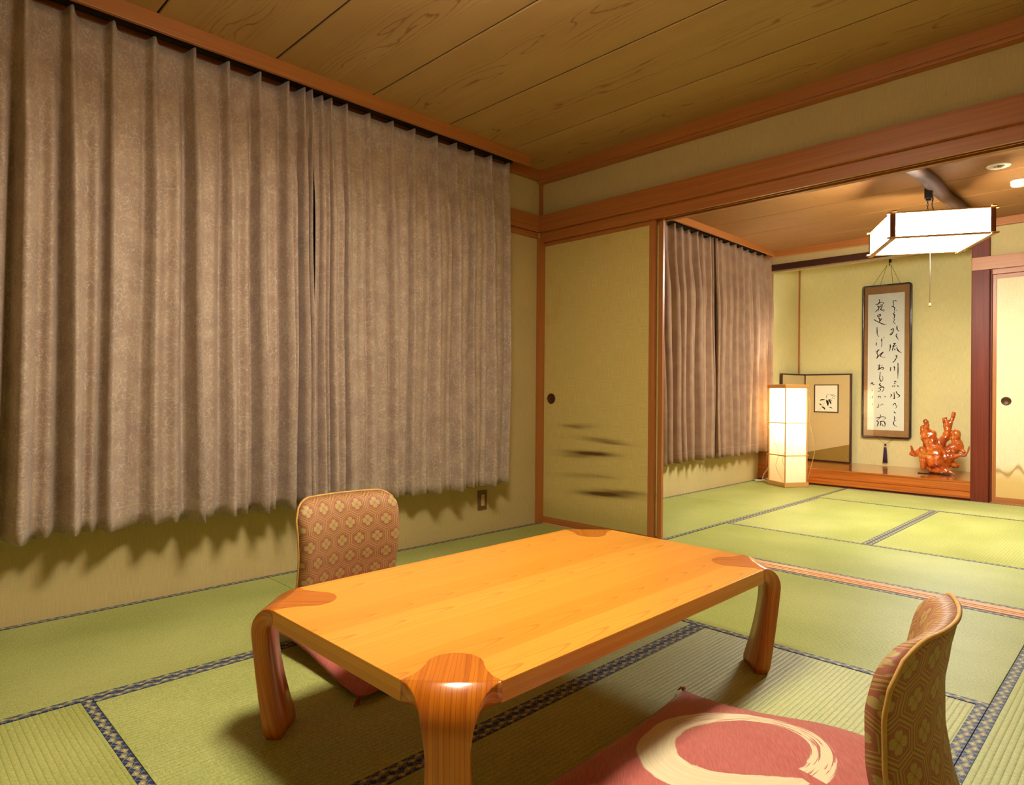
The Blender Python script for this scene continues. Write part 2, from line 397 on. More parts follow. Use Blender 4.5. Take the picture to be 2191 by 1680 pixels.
# ------------------------------------------------------------------ mesh helpers
class MB:
    def __init__(s): s.v = []; s.f = []; s.uv = []; s.smooth = []
    def face(s, pts, uvs=None, smooth=False):
        i = len(s.v); s.v += [tuple(p) for p in pts]; s.f.append(tuple(range(i, i+len(pts))))
        s.uv += list(uvs) if uvs else [(p[0], p[1]) for p in pts]; s.smooth.append(smooth)
    def box(s, x0, x1, y0, y1, z0, z1, bev=0.0):
        """bevelled box; uv in metres, u runs along the longest side"""
        bm = bmesh.new(); bmesh.ops.create_cube(bm, size=1.0)
        for q in bm.verts: q.co = Vector(((x0+x1)/2+q.co.x*(x1-x0), (y0+y1)/2+q.co.y*(y1-y0), (z0+z1)/2+q.co.z*(z1-z0)))
        if bev > 0: bmesh.ops.bevel(bm, geom=bm.edges[:], offset=bev, segments=2, affect='EDGES', profile=.6)
        bm.normal_update()
        s.addbm(bm, [x1-x0, y1-y0, z1-z0], (x0, y0, z0)); bm.free(); return s
    def addbm(s, bm, dims, org=(0, 0, 0)):
        L = max(range(3), key=lambda k: dims[k])
        for f in bm.faces:
            n = [abs(c) for c in f.normal]; ax = max(range(3), key=lambda k: n[k])
            oth = [k for k in range(3) if k != ax]
            if ax == L: uvk = oth
            else: uvk = [L, [k for k in oth if k != L][0]]
            pts = [q.co.copy() for q in f.verts]
            s.face(pts, [(p[uvk[0]]-org[uvk[0]], p[uvk[1]]-org[uvk[1]]+ax*.37) for p in pts])
    def tube(s, pts, r, n=8, cap=True, smooth=True):
        pts = [Vector(p) for p in pts]; rs = r if isinstance(r, (list, tuple)) else [r]*len(pts)
        rings = []; prev = None; acc = 0.0; us = []
        for i, p in enumerate(pts):
            t = (pts[min(i+1, len(pts)-1)]-pts[max(i-1, 0)]).normalized()
            a = Vector((0, 0, 1)) if abs(t.z) < .95 else Vector((1, 0, 0))
            if prev is not None: a = prev
            b = t.cross(a).normalized(); a = b.cross(t).normalized(); prev = a
            rings.append([p+(a*math.cos(2*PI*k/n)+b*math.sin(2*PI*k/n))*rs[i] for k in range(n)])
            if i: acc += (p-pts[i-1]).length
            us.append(acc)
        for i in range(len(pts)-1):
            for k in range(n):
                k2 = (k+1) % n; w = 2*PI*rs[i]/n
                s.face([rings[i][k], rings[i+1][k], rings[i+1][k2], rings[i][k2]], [(us[i], k*w), (us[i+1], k*w), (us[i+1], (k+1)*w), (us[i], (k+1)*w)], smooth)
        if cap:
            s.face(list(rings[0]), None); s.face(list(reversed(rings[-1])), None)
        return s
    def lathe(s, prof, c, n=24, axis='Z', smooth=True):
        def P(r, h, a):
            x, y = r*math.cos(a), r*math.sin(a)
            q = {'Z': (x, y, h), 'Y': (x, h, y), 'X': (h, x, y)}[axis]
            return (c[0]+q[0], c[1]+q[1], c[2]+q[2])
        for i in range(len(prof)-1):
            (r0, h0), (r1, h1) = prof[i], prof[i+1]
            for k in range(n):
                a, b = 2*PI*k/n, 2*PI*(k+1)/n
                pts = [P(r0, h0, a), P(r0, h0, b), P(r1, h1, b), P(r1, h1, a)]
                if r0 < 1e-6: pts = pts[1:]
                elif r1 < 1e-6: pts = pts[:3]
                s.face(pts, None, smooth)
        return s
    def sphere(s, c, r, n=10, sx=1, sy=1, sz=1):
        for i in range(n):
            for k in range(2*n):
                q = []
                for ii, kk in ((i, k), (i, k+1), (i+1, k+1), (i+1, k)):
                    t, a = PI*ii/n, PI*kk/n
                    q.append((c[0]+r*sx*math.sin(t)*math.cos(a), c[1]+r*sy*math.sin(t)*math.sin(a), c[2]+r*sz*math.cos(t)))
                if i == 0: q = [q[0], q[2], q[3]]
                elif i == n-1: q = [q[0], q[1], q[2]]
                s.face(q, None, True)
        return s
    def grid(s, P, UV, nu, nv, smooth=True, flip=False):
        for i in range(nu):
            for j in range(nv):
                ids = [(i, j), (i+1, j), (i+1, j+1), (i, j+1)]
                if flip: ids.reverse()
                s.face([P(*k) for k in ids], [UV(*k) for k in ids], smooth)
        return s
    def rot(s, ang, c=(0, 0)):
        ca, sa = math.cos(ang), math.sin(ang)
        s.v = [(c[0]+(x-c[0])*ca-(y-c[1])*sa, c[1]+(x-c[0])*sa+(y-c[1])*ca, z) for x, y, z in s.v]; return s
    def move(s, dx, dy, dz): s.v = [(x+dx, y+dy, z+dz) for x, y, z in s.v]; return s
    def build(s, name, mat, parent=None, weld=True, solid=0.0):
        me = bpy.data.meshes.new(name)
        me.from_pydata(s.v, [], s.f)
        uv = me.uv_layers.new(name='UVMap')
        uv.data.foreach_set('uv', [c for p in s.uv for c in p])
        me.polygons.foreach_set('use_smooth', s.smooth)
        me.materials.append(mat)
        if weld:
            bm = bmesh.new(); bm.from_mesh(me); bmesh.ops.remove_doubles(bm, verts=bm.verts[:], dist=2e-5)
            bmesh.ops.recalc_face_normals(bm, faces=bm.faces[:]); bm.to_mesh(me); bm.free()
        me.update()
        o = bpy.data.objects.new(name, me); COL.objects.link(o)
        if parent: o.parent = parent
        if solid:
            m = o.modifiers.new('thickness', 'SOLIDIFY'); m.thickness = solid; m.offset = 0
        return o
def tag(o, label, cat, group=None):
    o['label'] = label; o['category'] = cat
    if group: o['group'] = group
    return o
def empty(name, loc=(0, 0, 0), rz=0.0):
    o = bpy.data.objects.new(name, None); COL.objects.link(o)
    o.location = loc; o.rotation_euler = (0, 0, rz); o.empty_display_size = .1
    return o
def struct(o): o['kind'] = 'structure'; return o
def copy_tree(o, parent=None):
    c = o.copy(); COL.objects.link(c)
    if parent: c.parent = parent
    for ch in list(o.children): copy_tree(ch, c)
    return c
def sbox(name, m, *a, bev=.0015, parent=None):
    o = MB().box(*a, bev).build(name, M[m], parent)
    return o if parent else struct(o)

# ------------------------------------------------------------------ room shell
XR, YN, YS, YT, ZC1, ZC2 = 4.62, -4.76, 3.49, 4.37, 2.452, 2.43     # right wall, near wall, alcove front, alcove back, ceilings
sbox('wall_left', 'wall', -.10, 0, YN, 3.60, -.06, 2.60, bev=0)
sbox('wall_right', 'wall', XR, XR+.1, YN, YT+.1, -.06, 2.60, bev=0)
sbox('wall_near', 'wall', -.1, XR+.1, YN-.1, YN, -.06, 2.60, bev=0)
sbox('wall_middle', 'wall', 0, XR, .022, .10, 2.03, 2.50, bev=0)           # above the opening between the rooms
sbox('wall_far', 'wall', 1.97, XR, YS+.02, YS+.10, 1.99, 2.50, bev=0)      # above the far sliding door
sbox('wall_far_lintel', 'wall', 0, 1.97, YS+.02, YS+.10, 2.29, 2.50, bev=0)   # above the alcove beam
sbox('wall_alcove_left', 'alcove', -.06, .078, 3.60, YT+.05, -.06, 2.55, bev=0)
sbox('wall_alcove_back', 'alcove', -.06, 2.10, YT, YT+.1, -.06, 2.55, bev=0)
sbox('wall_alcove_right', 'alcove', 1.96, 2.04, YS+.13, YT, -.06, 2.55, bev=0)
sbox('ceiling_alcove', 'wall', -.06, 2.04, YS+.10, YT+.1, 2.50, 2.55, bev=0)
for k, (ya, yb) in enumerate(((-3.70, -.50), (.45, 3.30))):
    w = struct(MB().box(.001, .006, ya, yb, .42, 1.96).build('window_%d' % (k+1), M['night']))
    for a in (ya-.03, (ya+yb)/2-.02, yb-.01): MB().box(.001, .020, a, a+.04, .40, 1.985, .002).build('window_stile', M['rail'], w)
    for a in (.40, 1.945): MB().box(.001, .020, ya, yb, a, a+.04, .002).build('window_rail', M['rail'], w)
sbox('wall_closet', 'wall', 2.04, XR+.1, YS+.3, YS+.36, -.06, 2.55, bev=0)

# floor with every mat
floor = sbox('floor', 'sub', -.1, XR+.1, YN, YT, -.12, -.058, bev=0)
def mat_piece(x0, x1, y0, y1, along, borders):
    """one tatami: 'along' x or y is the long side; borders lists which long edges carry a band"""
    g = .0012
    L = (x1-x0) if along == 'x' else (y1-y0); W = (y1-y0) if along == 'x' else (x1-x0)
    def place(a0, a1, b0, b1, z0, z1, bev):
        m = MB(); bm = bmesh.new(); bmesh.ops.create_cube(bm, size=1.0)
        for q in bm.verts: q.co = Vector(((a0+a1)/2+q.co.x*(a1-a0), (b0+b1)/2+q.co.y*(b1-b0), (z0+z1)/2+q.co.z*(z1-z0)))
        bmesh.ops.bevel(bm, geom=bm.edges[:], offset=bev, segments=2, affect='EDGES', profile=.6)
        bm.normal_update()
        for f in bm.faces:
            pts = [q.co.copy() for q in f.verts]; m.face(pts, [(p.x, p.y-(b0+b1)/2 if b1-b0 < .1 else p.y) for p in pts])
        bm.free()
        if along == 'y': m.v = [(x0+b, y0+a, z) for a, b, z in m.v]
        else: m.v = [(x0+a, y0+b, z) for a, b, z in m.v]
        return m
    t = place(g, L-g, g, W-g, -.056, 0, .002).build('tatami_mat', M['tatami'], floor)
    for k in borders:
        b0, b1 = (g-.0003, .030) if k == 0 else (W-.030, W-g+.0003)
        place(g-.0003, L-g+.0003, b0, b1, -.05, .0012, .0006).build('mat_border', M['heri'], t)
a1, a2, a3 = .894, 1.82, 2.751
r1, r2 = -1.029, -2.879
MATS_N = [(0, a1, -1.955, .02, 'y', (0, 1)), (0, a1, -3.80, -1.955, 'y', (0, 1)), (a1, a3, r1, .02, 'x', (0, 1)),
    (a1, a2, r2, r1, 'y', (0, 1)), (a2, a3, r2, r1, 'y', (0, 1)), (a3, 3.68, -1.86, .02, 'y', (0, 1)), (a3, 3.68, -3.80, -1.86, 'y', (0, 1)), (a1, a3, -3.80, r2, 'x', (0, 1)),
    (0, 1.84, YN, -3.80, 'x', (0, 1)), (1.84, 3.68, YN, -3.80, 'x', (0, 1)), (3.68, XR, -1.86, .02, 'y', (0, 1)), (3.68, XR, YN, -1.86, 'y', (0, 1))]
b1, b2, b3 = .916, 1.822, 2.74
MATS_F = [(0, b1, .135, 1.823, 'y', (0, 1)), (0, b1, 1.823, 3.485, 'y', (0, 1)), (b1, b3, .135, 1.0005, 'x', (0, 1)),
    (b1, b2, 1.0005, 2.657, 'y', (0, 1)), (b2, b3, 1.0005, 2.657, 'y', (0, 1)), (b1, b3, 2.657, 3.485, 'x', (0, 1)), (b3, 3.66, .135, 1.823, 'y', (0, 1)), (b3, 3.66, 1.823, 3.485, 'y', (0, 1)), (3.66, XR, .135, 1.823, 'y', (0, 1)), (3.66, XR, 1.823, 3.485, 'y', (0, 1))]
for t in MATS_N+MATS_F: mat_piece(*t)

# boarded ceilings
def ceiling(name, y0, y1, z, seams, m):
    c = sbox(name, 'sub', 0, XR, y0, y1, z+.012, z+.05, bev=0)
    ys = [y0]+[s for s in seams if y0 < s < y1]+[y1]
    for k in range(len(ys)-1):
        bm = bmesh.new(); mb = MB()
        bmesh.ops.create_cube(bm, size=1.0); h = (ys[k+1]-ys[k])/2-.0045; mid = (ys[k+1]+ys[k])/2
        for q in bm.verts: q.co = Vector((XR/2+q.co.x*XR, mid+q.co.y*2*h, z+.006+q.co.z*.012))
        bmesh.ops.bevel(bm, geom=bm.edges[:], offset=.003, segments=1, affect='EDGES'); bm.normal_update()
        for f in bm.faces:
            pts = [q.co.copy() for q in f.verts]; mb.face(pts, [(p.x, p.y-mid) for p in pts])
        bm.free(); mb.build('ceiling_board', M[m], c)
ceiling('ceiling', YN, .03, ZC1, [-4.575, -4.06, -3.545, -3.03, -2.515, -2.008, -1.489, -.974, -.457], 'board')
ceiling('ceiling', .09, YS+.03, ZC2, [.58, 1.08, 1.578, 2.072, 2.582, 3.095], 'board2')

# trim: posts, rails, mouldings
K = [0]
def trim(m, *a, bev=.002):
    K[0] += 1; return sbox('trim_%d' % K[0], m, *a, bev=bev)
trim('trim', 0, XR, -.045, .022, 2.385, ZC1+.004)                       # ceiling moulding, partition
trim('trim', 0, XR, -.030, .022, 2.372, 2.388)
trim('trim', 0, .045, YN, -.045, 2.385, ZC1+.004)                       # ceiling moulding, curtain wall
trim('trim', 0, .020, YN, -.026, 2.030, 2.146)                          # picture rail on the curtain wall
trim('trim', 0, .012, YN, -.026, 1.987, 2.026)
trim('trim', -.002, XR, -.024, .022, 2.031, 2.146)                      # rail over the opening
trim('trim', 0, XR, .006, .026, 1.965, 2.031)                           # head track: three lips with grooves between
trim('trim', 0, XR, .054, .062, 1.968, 2.031, bev=.001)
trim('trim', 0, XR, .090, .125, 1.965, 2.031)
trim('dark', 0, XR, .026, .090, 1.998, 2.031, bev=0)
trim('trim', 0, .024, -.028, .125, -.02, 1.987)                         # corner post
trim('trim', 0, .012, -.012, .03, 2.146, 2.385)
sill = trim('trim_pale', 0, XR, .022, .042, -.05, .004, bev=.001)        # threshold with two grooves
trim('trim_pale', 0, XR, .052, .068, -.05, .004, bev=.001); trim('trim_pale', 0, XR, .080, .126, -.05, .004, bev=.001)
trim('trim_pale', 0, XR, .042, .080, -.05, -.001, bev=0)
# far room
trim('trim', 0, XR, YS-.035, YS+.025, 2.366, 2.43)
trim('trim', 1.91, XR, YS-.028, YS+.02, 2.000, 2.112)                   # rail over the far door, runs across the alcove post
trim('trim', 2.052, XR, YS+.004, YS+.1, 1.958, 2.000)
trim('trim', 2.045, XR, YS+.012, YS+.1, -.02, .006)
trim('trim', 0, .10, 3.50, 3.62, -.02, 2.30)                            # left alcove post
post = struct(MB().box(1.905, 2.036, YS-.012, YS+.125, -.03, 2.40, .006).build('trim_0', M['dark']))
trim('dark', 2.036, 2.050, YS+.02, YS+.1, 0, 2.0)
trim('trim', .078, .094, YT-.016, YT, .16, 2.5)                         # corner strip of the alcove
trim('beam', 0, 1.905, YS-.004, YS+.095, 2.228, 2.293, bev=.003)        # alcove beam
trim('tan', 0, 1.905, YS+.012, YS+.088, 2.214, 2.229, bev=.001)
# alcove platform
trim('toko', .0, 1.906, YS, YT, .150, .168, bev=.004)
trim('toko', .0, 1.906, YS+.004, YS+.07, .078, .152, bev=.003)
trim('toko', .0, 1.906, YS-.010, YS+.05, .018, .077, bev=.003)
trim('dark', .0, 1.906, YS+.002, YS+.05, -.02, .018, bev=.001)
# curtain boxes
trim('trim', .172, .192, YN, -.300, 2.384, ZC1+.002)
trim('trim', .168, .188, .135, 3.50, 2.372, ZC2+.002)

# sliding doors (structure): leaf with paper panel, frame and finger pull
def fusuma(name, x0, x1, y, z1, pm, st, rail, low, pull=None):
    d = struct(MB().box(x0+st*.5, x1-st*.5, y+.004, y+.018, low*.5, z1-rail*.5).build(name, M[pm]))
    me = d.data
    for lp in me.loops:
        c = me.vertices[lp.vertex_index].co; me.uv_layers[0].data[lp.index].uv = (c.x-x0+(x0 if name == 'door_1' else 0), c.z)
    for a, b in ((x0, x0+st), (x1-st*1.0, x1)):
        MB().box(a, b, y, y+.022, .006, z1, .0015).build('stile', M['trim'], d)
    MB().box(x0+st, x1-st, y+.001, y+.021, z1-rail, z1, .0015).build('top_rail', M['trim'], d)
    MB().box(x0+st, x1-st, y+.001, y+.021, .006, low, .0015).build('bottom_rail', M['trim'], d)
    if pull:
        q = MB().lathe([(.0, -.0008), (.024, -.0008), (.026, -.0035), (.033, -.0045), (.036, -.0025), (.036, .004)], (pull[0], y+.003, pull[1]), 32, 'Y')
        q.build('finger_pull', M['pull'], d)
    return d
d1 = fusuma('door_1', -.004, .924, .030, 1.972, 'fus1', .022, .034, .046, (.092, .872))
for ch in d1.children:
    if ch.name == 'stile.001':
        ch.scale = (1, 1, 1)
MB().box(.884, .902, .0285, .0515, .006, 1.972, .0015).build('stile', M['trim'], d1)
fusuma('door_2', .030, .958, .0655, 1.972, 'fus1', .030, .034, .046)
fusuma('door_3', 2.052, 2.96, YS+.030, 1.957, 'fus3', .028, .036, .052, (2.148, .873))
MB().box(2.052, 2.075, YS+.029, YS+.053, .006, 1.957, .0015).build('stile', M['trim'], bpy.data.objects['door_3'])

# ------------------------------------------------------------------ curtains
def curtain(name, ridges, zt, zb, x0, lean, label, group, mk, amp, tilt=(0, 0), seed=0, trough=.10, part=0.0):
    rnd = random.Random(seed)
    n = len(ridges); per = 22; nz = 40
    jit = [rnd.uniform(-1, 1) for _ in range(n)]; ampj = [rnd.uniform(.7, 1.25) for _ in range(n)]
    mid = [rnd.uniform(-.5, .5) for _ in range(n)]
    y0, y1 = ridges[0], ridges[-1]
    NU = (n-1)*per
    def ridge_y(i, t): return ridges[i]+lean(i/(n-1))*t*t+jit[i]*.018*t*(0 if i in (0, n-1) else 1)
    def P(i, j):
        t = j/nz; k = min(i//per, n-2); f = (i-k*per)/per
        a, b = ridge_y(k, t), ridge_y(k+1, t)
        y = a+(b-a)*f
        g = i/NU if part > 0 else 1-i/NU
        y -= part*math.sin(PI*min(1, max(0, t*1.6-.12)))**2*g**10
        d0 = f*(b-a); d1 = (1-f)*(b-a)
        A = amp*(ampj[k]*(1-f)+ampj[k+1]*f)*(1+.75*t)
        # pinched pleats at the top, loose waves lower down
        pin = math.exp(-(d0/.015)**2)+math.exp(-(d1/.015)**2)
        soft = (.5+.5*math.cos(2*PI*(f+.05*math.sin(2*PI*f+jit[k]))))**1.25
        c0 = .84+.03*jit[k]; sg = trough*(1.0+.5*t)
        deep = 1.0-math.exp(-((f-c0)/sg)**2)-.25*f*(1-f)-.12*math.exp(-((f-.42-.1*mid[k])/.12)**2)*t
        wv = deep+(soft-deep)*(.15+.30*t)
        s = min(1, t/.30); s = s*s*(3-2*s)
        wave2 = .10*math.cos(4*PI*f+mid[k]*4)*s
        x = x0+A*(.75*pin*(1-s)+s*(wv+wave2))+.006*math.sin(7*y+9*t+seed)*s-.012*t
        zz = zt+(zb-zt)*t
        zz += (tilt[0]+(tilt[1]-tilt[0])*(y-y0)/(y1-y0))*(1 if t < .5 else 0)*(1-2*t)
        if j == 0: zz += -.010+.012*min(1, pin)
        if t > .9: zz += .004*math.sin(23*y+seed)*(t-.9)*10
        return (x, y, zz)
    arc = [0.0]
    for i in range(NU):
        a, b = P(i, nz//2), P(i+1, nz//2); arc.append(arc[-1]+math.hypot(a[0]-b[0], a[1]-b[1]))
    mb = MB()
    cache = {}
    def PP(i, j):
        if (i, j) not in cache: cache[(i, j)] = P(i, j)
        return cache[(i, j)]
    mb.grid(PP, lambda i, j: (arc[i], PP(i, j)[2]-zb), NU, nz)
    o = mb.build(name, M[mk], None, solid=.0018)
    for r in ridges:
        MB().box(x0-.010, x0+.002, r-.004, r+.004, zt-.012, zt+.012).build('curtain_hook', M['rail'], o)
    return tag(o, label, 'curtain', group)
T1 = [-3.80, -3.68, -3.53, -3.385, -3.24, -3.095, -2.945, -2.801, -2.659, -2.507, -2.357, -2.209, -2.068, -1.934, -1.850, -1.812]
T2 = [-1.796, -1.738, -1.690, -1.601, -1.458, -1.313, -1.168, -1.019, -.871, -.723, -.586, -.415]
curtain('window_curtain', T1, 2.383, .352, .088, lambda f: -.04*(1-f)+.03*math.sin(PI*f)*f, 'wide left curtain with deep dark folds at the near window of the table room', None, 'curtain', .082, seed=3, trough=.11, part=.010)
curtain('window_curtain', T2, 2.392, .330, .082, lambda f: .03*math.sin(PI*f)*(1-f)-.02*f, 'brown jacquard curtain panel hanging behind the floor chair up to the wall corner', None, 'curtain', .062, seed=5, trough=.06, part=-.004)
T3 = [.75, .90, 1.04, 1.16, 1.30, 1.437, 1.593, 1.732, 1.859, 1.982, 2.101, 2.235, 2.281]
T4 = [2.283, 2.34, 2.421, 2.562, 2.687, 2.837, 2.991, 3.151, 3.32, 3.482]
curtain('window_curtain', T3, 2.380, .318, .052, lambda f: 0, 'far room curtain half beside the sliding door edge, pinch pleats at top', None, 'curtain2', .085, seed=11)
curtain('window_curtain', T4, 2.380, .314, .082, lambda f: 0, 'far room curtain half next to the glowing paper floor lamp', None, 'curtain2', .060, seed=13)
for nm, ya, yb, z, lb in (('curtain_rail', YN+.02, -.36, 2.418, 'dark curtain rail behind the wooden pelmet of the table room'), ('curtain_rail', .2, 3.50, 2.398, 'dark curtain rail behind the pelmet of the far room')):
    tag(MB().box(.062, .090, ya, yb, z-.008, z+.010, .002).build(nm, M['rail']), lb, 'curtain rail')

# ------------------------------------------------------------------ low table
def low_table():
    t = empty('low_table', (1.7925, -1.90, 0))
    tag(t, 'large low orange wooden table with bent laminated corner legs on the tatami', 'table')
    hx, hy, zt, th, c = .4175, .72, .350, .043, .140
    oc = [(-hx+c, -hy), (hx-c, -hy), (hx, -hy+c), (hx, hy-c), (hx-c, hy), (-hx+c, hy), (-hx, hy-c), (-hx, -hy+c)]
    bm = bmesh.new()
    lo = [bm.verts.new((x, y, zt-th)) for x, y in oc]; hi = [bm.verts.new((x, y, zt)) for x, y in oc]
    bm.faces.new(hi); bm.faces.new(list(reversed(lo)))
    for i in range(8): bm.faces.new((lo[i], lo[(i+1) % 8], hi[(i+1) % 8], hi[i]))
    eds = [e for e in bm.edges if abs(e.verts[0].co.z-e.verts[1].co.z) < 1e-6 and
           (abs(e.verts[0].co.x-e.verts[1].co.x) < 1e-6 or abs(e.verts[0].co.y-e.verts[1].co.y) < 1e-6)]
    bmesh.ops.bevel(bm, geom=eds, offset=.002, segments=2, affect='EDGES', profile=.6)
    bm.normal_update(); mb = MB()
    for f in bm.faces:
        pts = [q.co.copy() for q in f.verts]
        if abs(f.normal.z) > .5: uv = [(p.y, p.x) for p in pts]
        elif abs(f.normal.x) > .5: uv = [(p.y, p.z*.8+.05) for p in pts]
        else: uv = [(p.x*.2, p.z*.8+.05) for p in pts]
        mb.face(pts, uv)
    bm.free(); mb.build('tabletop', M['top'], t)
    R = .042; ro, ri = R, R-.0
    dm = (hx+hy)/math.sqrt(2)-c/math.sqrt(2)        # not used directly: each corner has its own frame
    for sx in (-1, 1):
        for sy in (-1, 1):
            # frame: origin at the middle of the corner cut, d outward, w across
            o = Vector((sx*(hx-c/2), sy*(hy-c/2), 0)); d = Vector((sx, sy, 0)).normalized(); w = Vector((-d.y, d.x, 0))
            mb = MB()
            Ro = .078; H = zt; path = []
            # outer line (s, d, z), inner line (d, z)
            na = 10
            path.append((-.02, -.02, zt, 0.0, 1.0))
            for k in range(na+1):
                a = PI/2*k/na
                path.append((Ro*a, Ro*math.sin(a), zt-Ro*(1-math.cos(a)), math.sin(a), math.cos(a)))
            zv = zt-Ro; s0 = Ro*PI/2
            nb = 16
            for k in range(1, nb+1):
                z = zv*(1-k/nb); f = 1-z/zv
                path.append((s0+zv-z, Ro-.046*f**1.5, z, 1.0, 0.0))
            L = path[-1][0]
            def hw(s):
                if s < 0: return .099+s*1.0
                base = .036+.063*math.exp(-s/.063)
                return base+.032*max(0, (s-.14)/(L-.14))**1.5
            rr = .008
            sec = []
            for s, dd, z, nx, nz in path:
                h = hw(s); P0 = o+d*dd+Vector((0, 0, z+.0004)); N = d*nx+Vector((0, 0, nz)); Tk = th
                ring = []
                for a, b in ((-h, -rr*.3), (-h+rr*.3, 0), (h-rr*.3, 0), (h, -rr*.3), (h, -Tk+rr*.4), (h-rr*.4, -Tk), (-h+rr*.4, -Tk), (-h, -Tk+rr*.4)):
                    ring.append((P0+w*a+N*b, (s, a if abs(b) < .02 else a+b*1.3)))
                sec.append(ring)
            sec[-1] = [(Vector((p.x, p.y, 0.0))+(o+d*(path[-1][1]-.02)-p.to_2d().to_3d())*.12, u) for p, u in sec[-1]]
            for i in range(len(sec)-1):
                for k in range(8):
                    k2 = (k+1) % 8
                    q = [sec[i][k], sec[i+1][k], sec[i+1][k2], sec[i][k2]]
                    mb.face([p for p, _ in q], [u for _, u in q], True)
            mb.face([p for p, _ in sec[-1]], [u for _, u in sec[-1]])
            mb.face([p for p, _ in reversed(sec[0])], [u for _, u in reversed(sec[0])])
            # inlaid lobe on the top, a hair proud
            out = []
            for k in range(25):
                f = k/24*2-1                    # -1..1 around the tip
                a = f*PI/2
                out.append((-.075-.058*math.cos(a), .060*math.sin(a)))
            prof = [(.0, -hw(0))]+[(-.022, -.079), (-.05, -.066)]+out+[(-.05, .066), (-.022, .079), (.0, hw(0))]
            top = [o+d*s+w*b+Vector((0, 0, zt+.0005)) for s, b in prof]
            mb.face(top, [(s, b) for s, b in prof])
            bot = [p-Vector((0, 0, .003)) for p in top]
            for i in range(len(top)-1):
                mb.face([bot[i], bot[i+1], top[i+1], top[i]], [(0, 0)]*4)
            leg = mb.build('leg', M['leg'], t)
            bv = leg.data; 
            leg['label'] = 'reddish striped bent corner leg with rounded tongue'
low_table()

# ------------------------------------------------------------------ legless chairs
def zaisu(loc, rz, label):
    t = empty('floor_chair', loc, rz)
    tag(t, label, 'chair', None)
    W2, HT, TH = .212, .524, .047
    prof = [(0, .105), (.05, .075), (.10, .055), (.16, .036), (.24, .014), (.32, .002), (.40, .001), (.46, .010), (.525, .024)]
    def off(z):
        for (a, x), (b, y) in zip(prof, prof[1:]):
            if z <= b:
                f = (z-a)/(b-a); f2 = f*f*(3-2*f)*.4+f*.6
                return x+(y-x)*f2
        return prof[-1][1]
    def plan(a): return .052*(1-a*a)
    nu, nv = 28, 30
    rc = .072
    def base(i, j):
        a = -1+2*i/nu; z = .03+(HT-.03)*j/nv
        w = W2*(1-.035*math.sin(PI*min(1, z/.5))**2)
        # rounded top corners
        zz = z
        y = a*w
        if abs(y) > w-rc:
            e = (abs(y)-(w-rc))/rc
            zz = z-(1-math.sqrt(max(0, 1-min(1, e)**2)))*rc*(j/nv)**6
        return a, y, zz
    def edge(i, j):
        a = abs(-1+2*i/nu); q = 1-a**10
        v = j/nv; top = 1-v**14
        return math.sqrt(max(0, q*top))
    def surf(sg):
        def P(i, j):
            a, y, z = base(i, j)
            x = -plan(a)-off(z)
            return (x-.008+(TH*edge(i, j)**.8 if sg > 0 else -.004*edge(i, j)), y, z)
        return P
    uv = lambda i, j: (base(i, j)[1]+.0357, base(i, j)[2]+.012)
    mb = MB()
    mb.grid(surf(1), uv, nu, nv, flip=False); mb.grid(surf(-1), uv, nu, nv, flip=True)
    for i in range(nu):
        mb.face([surf(1)(i, 0), surf(-1)(i, 0), surf(-1)(i+1, 0), surf(1)(i+1, 0)])
    mb.build('backrest', M['hexa'], t)
    # piping along the rear edge
    rim = [surf(-1)(0, j) for j in range(0, nv)]+[surf(-1)(i, nv) for i in range(nu+1)]+[surf(-1)(nu, j) for j in range(nv-1, -1, -1)]
    rim = [(x-.002, y, z) for x, y, z in rim]
    MB().tube(rim, .0042, 8).build('piping', M['piping'], t)
    # seat board with a rounded front, joined to the foot of the back
    mb = MB()
    n = 24
    def sx(k): return -.115+.50*k/n
    def S(sg):
        def P(i, k):
            a = -1+2*i/16; x = sx(k); f = k/n
            w = W2*.985
            if f > .8: w *= math.sqrt(max(.0, 1-((f-.8)/.2)**2))*.25+.75
            ed = math.sqrt(max(0, (1-a**8)*(1-(2*f-1)**12)))
            xx = x-plan(a)*(1-f)
            return (xx, a*w, .024+sg*.020*ed)
        return P
    uv2 = lambda i, k: ((-1+2*i/16)*W2+.0357, sx(k))
    mb.grid(S(1), uv2, 16, n); mb.grid(S(-1), uv2, 16, n, flip=True)
    mb.build('seat', M['hexa'], t)
    return t
zaisu((.985, -2.070, 0), 0.0, 'floor chair with hexagon brocade back, between the curtain and the low table')
zaisu((2.777, -2.022, 0), PI+.09, 'floor chair in the right foreground seen from behind its curved back')

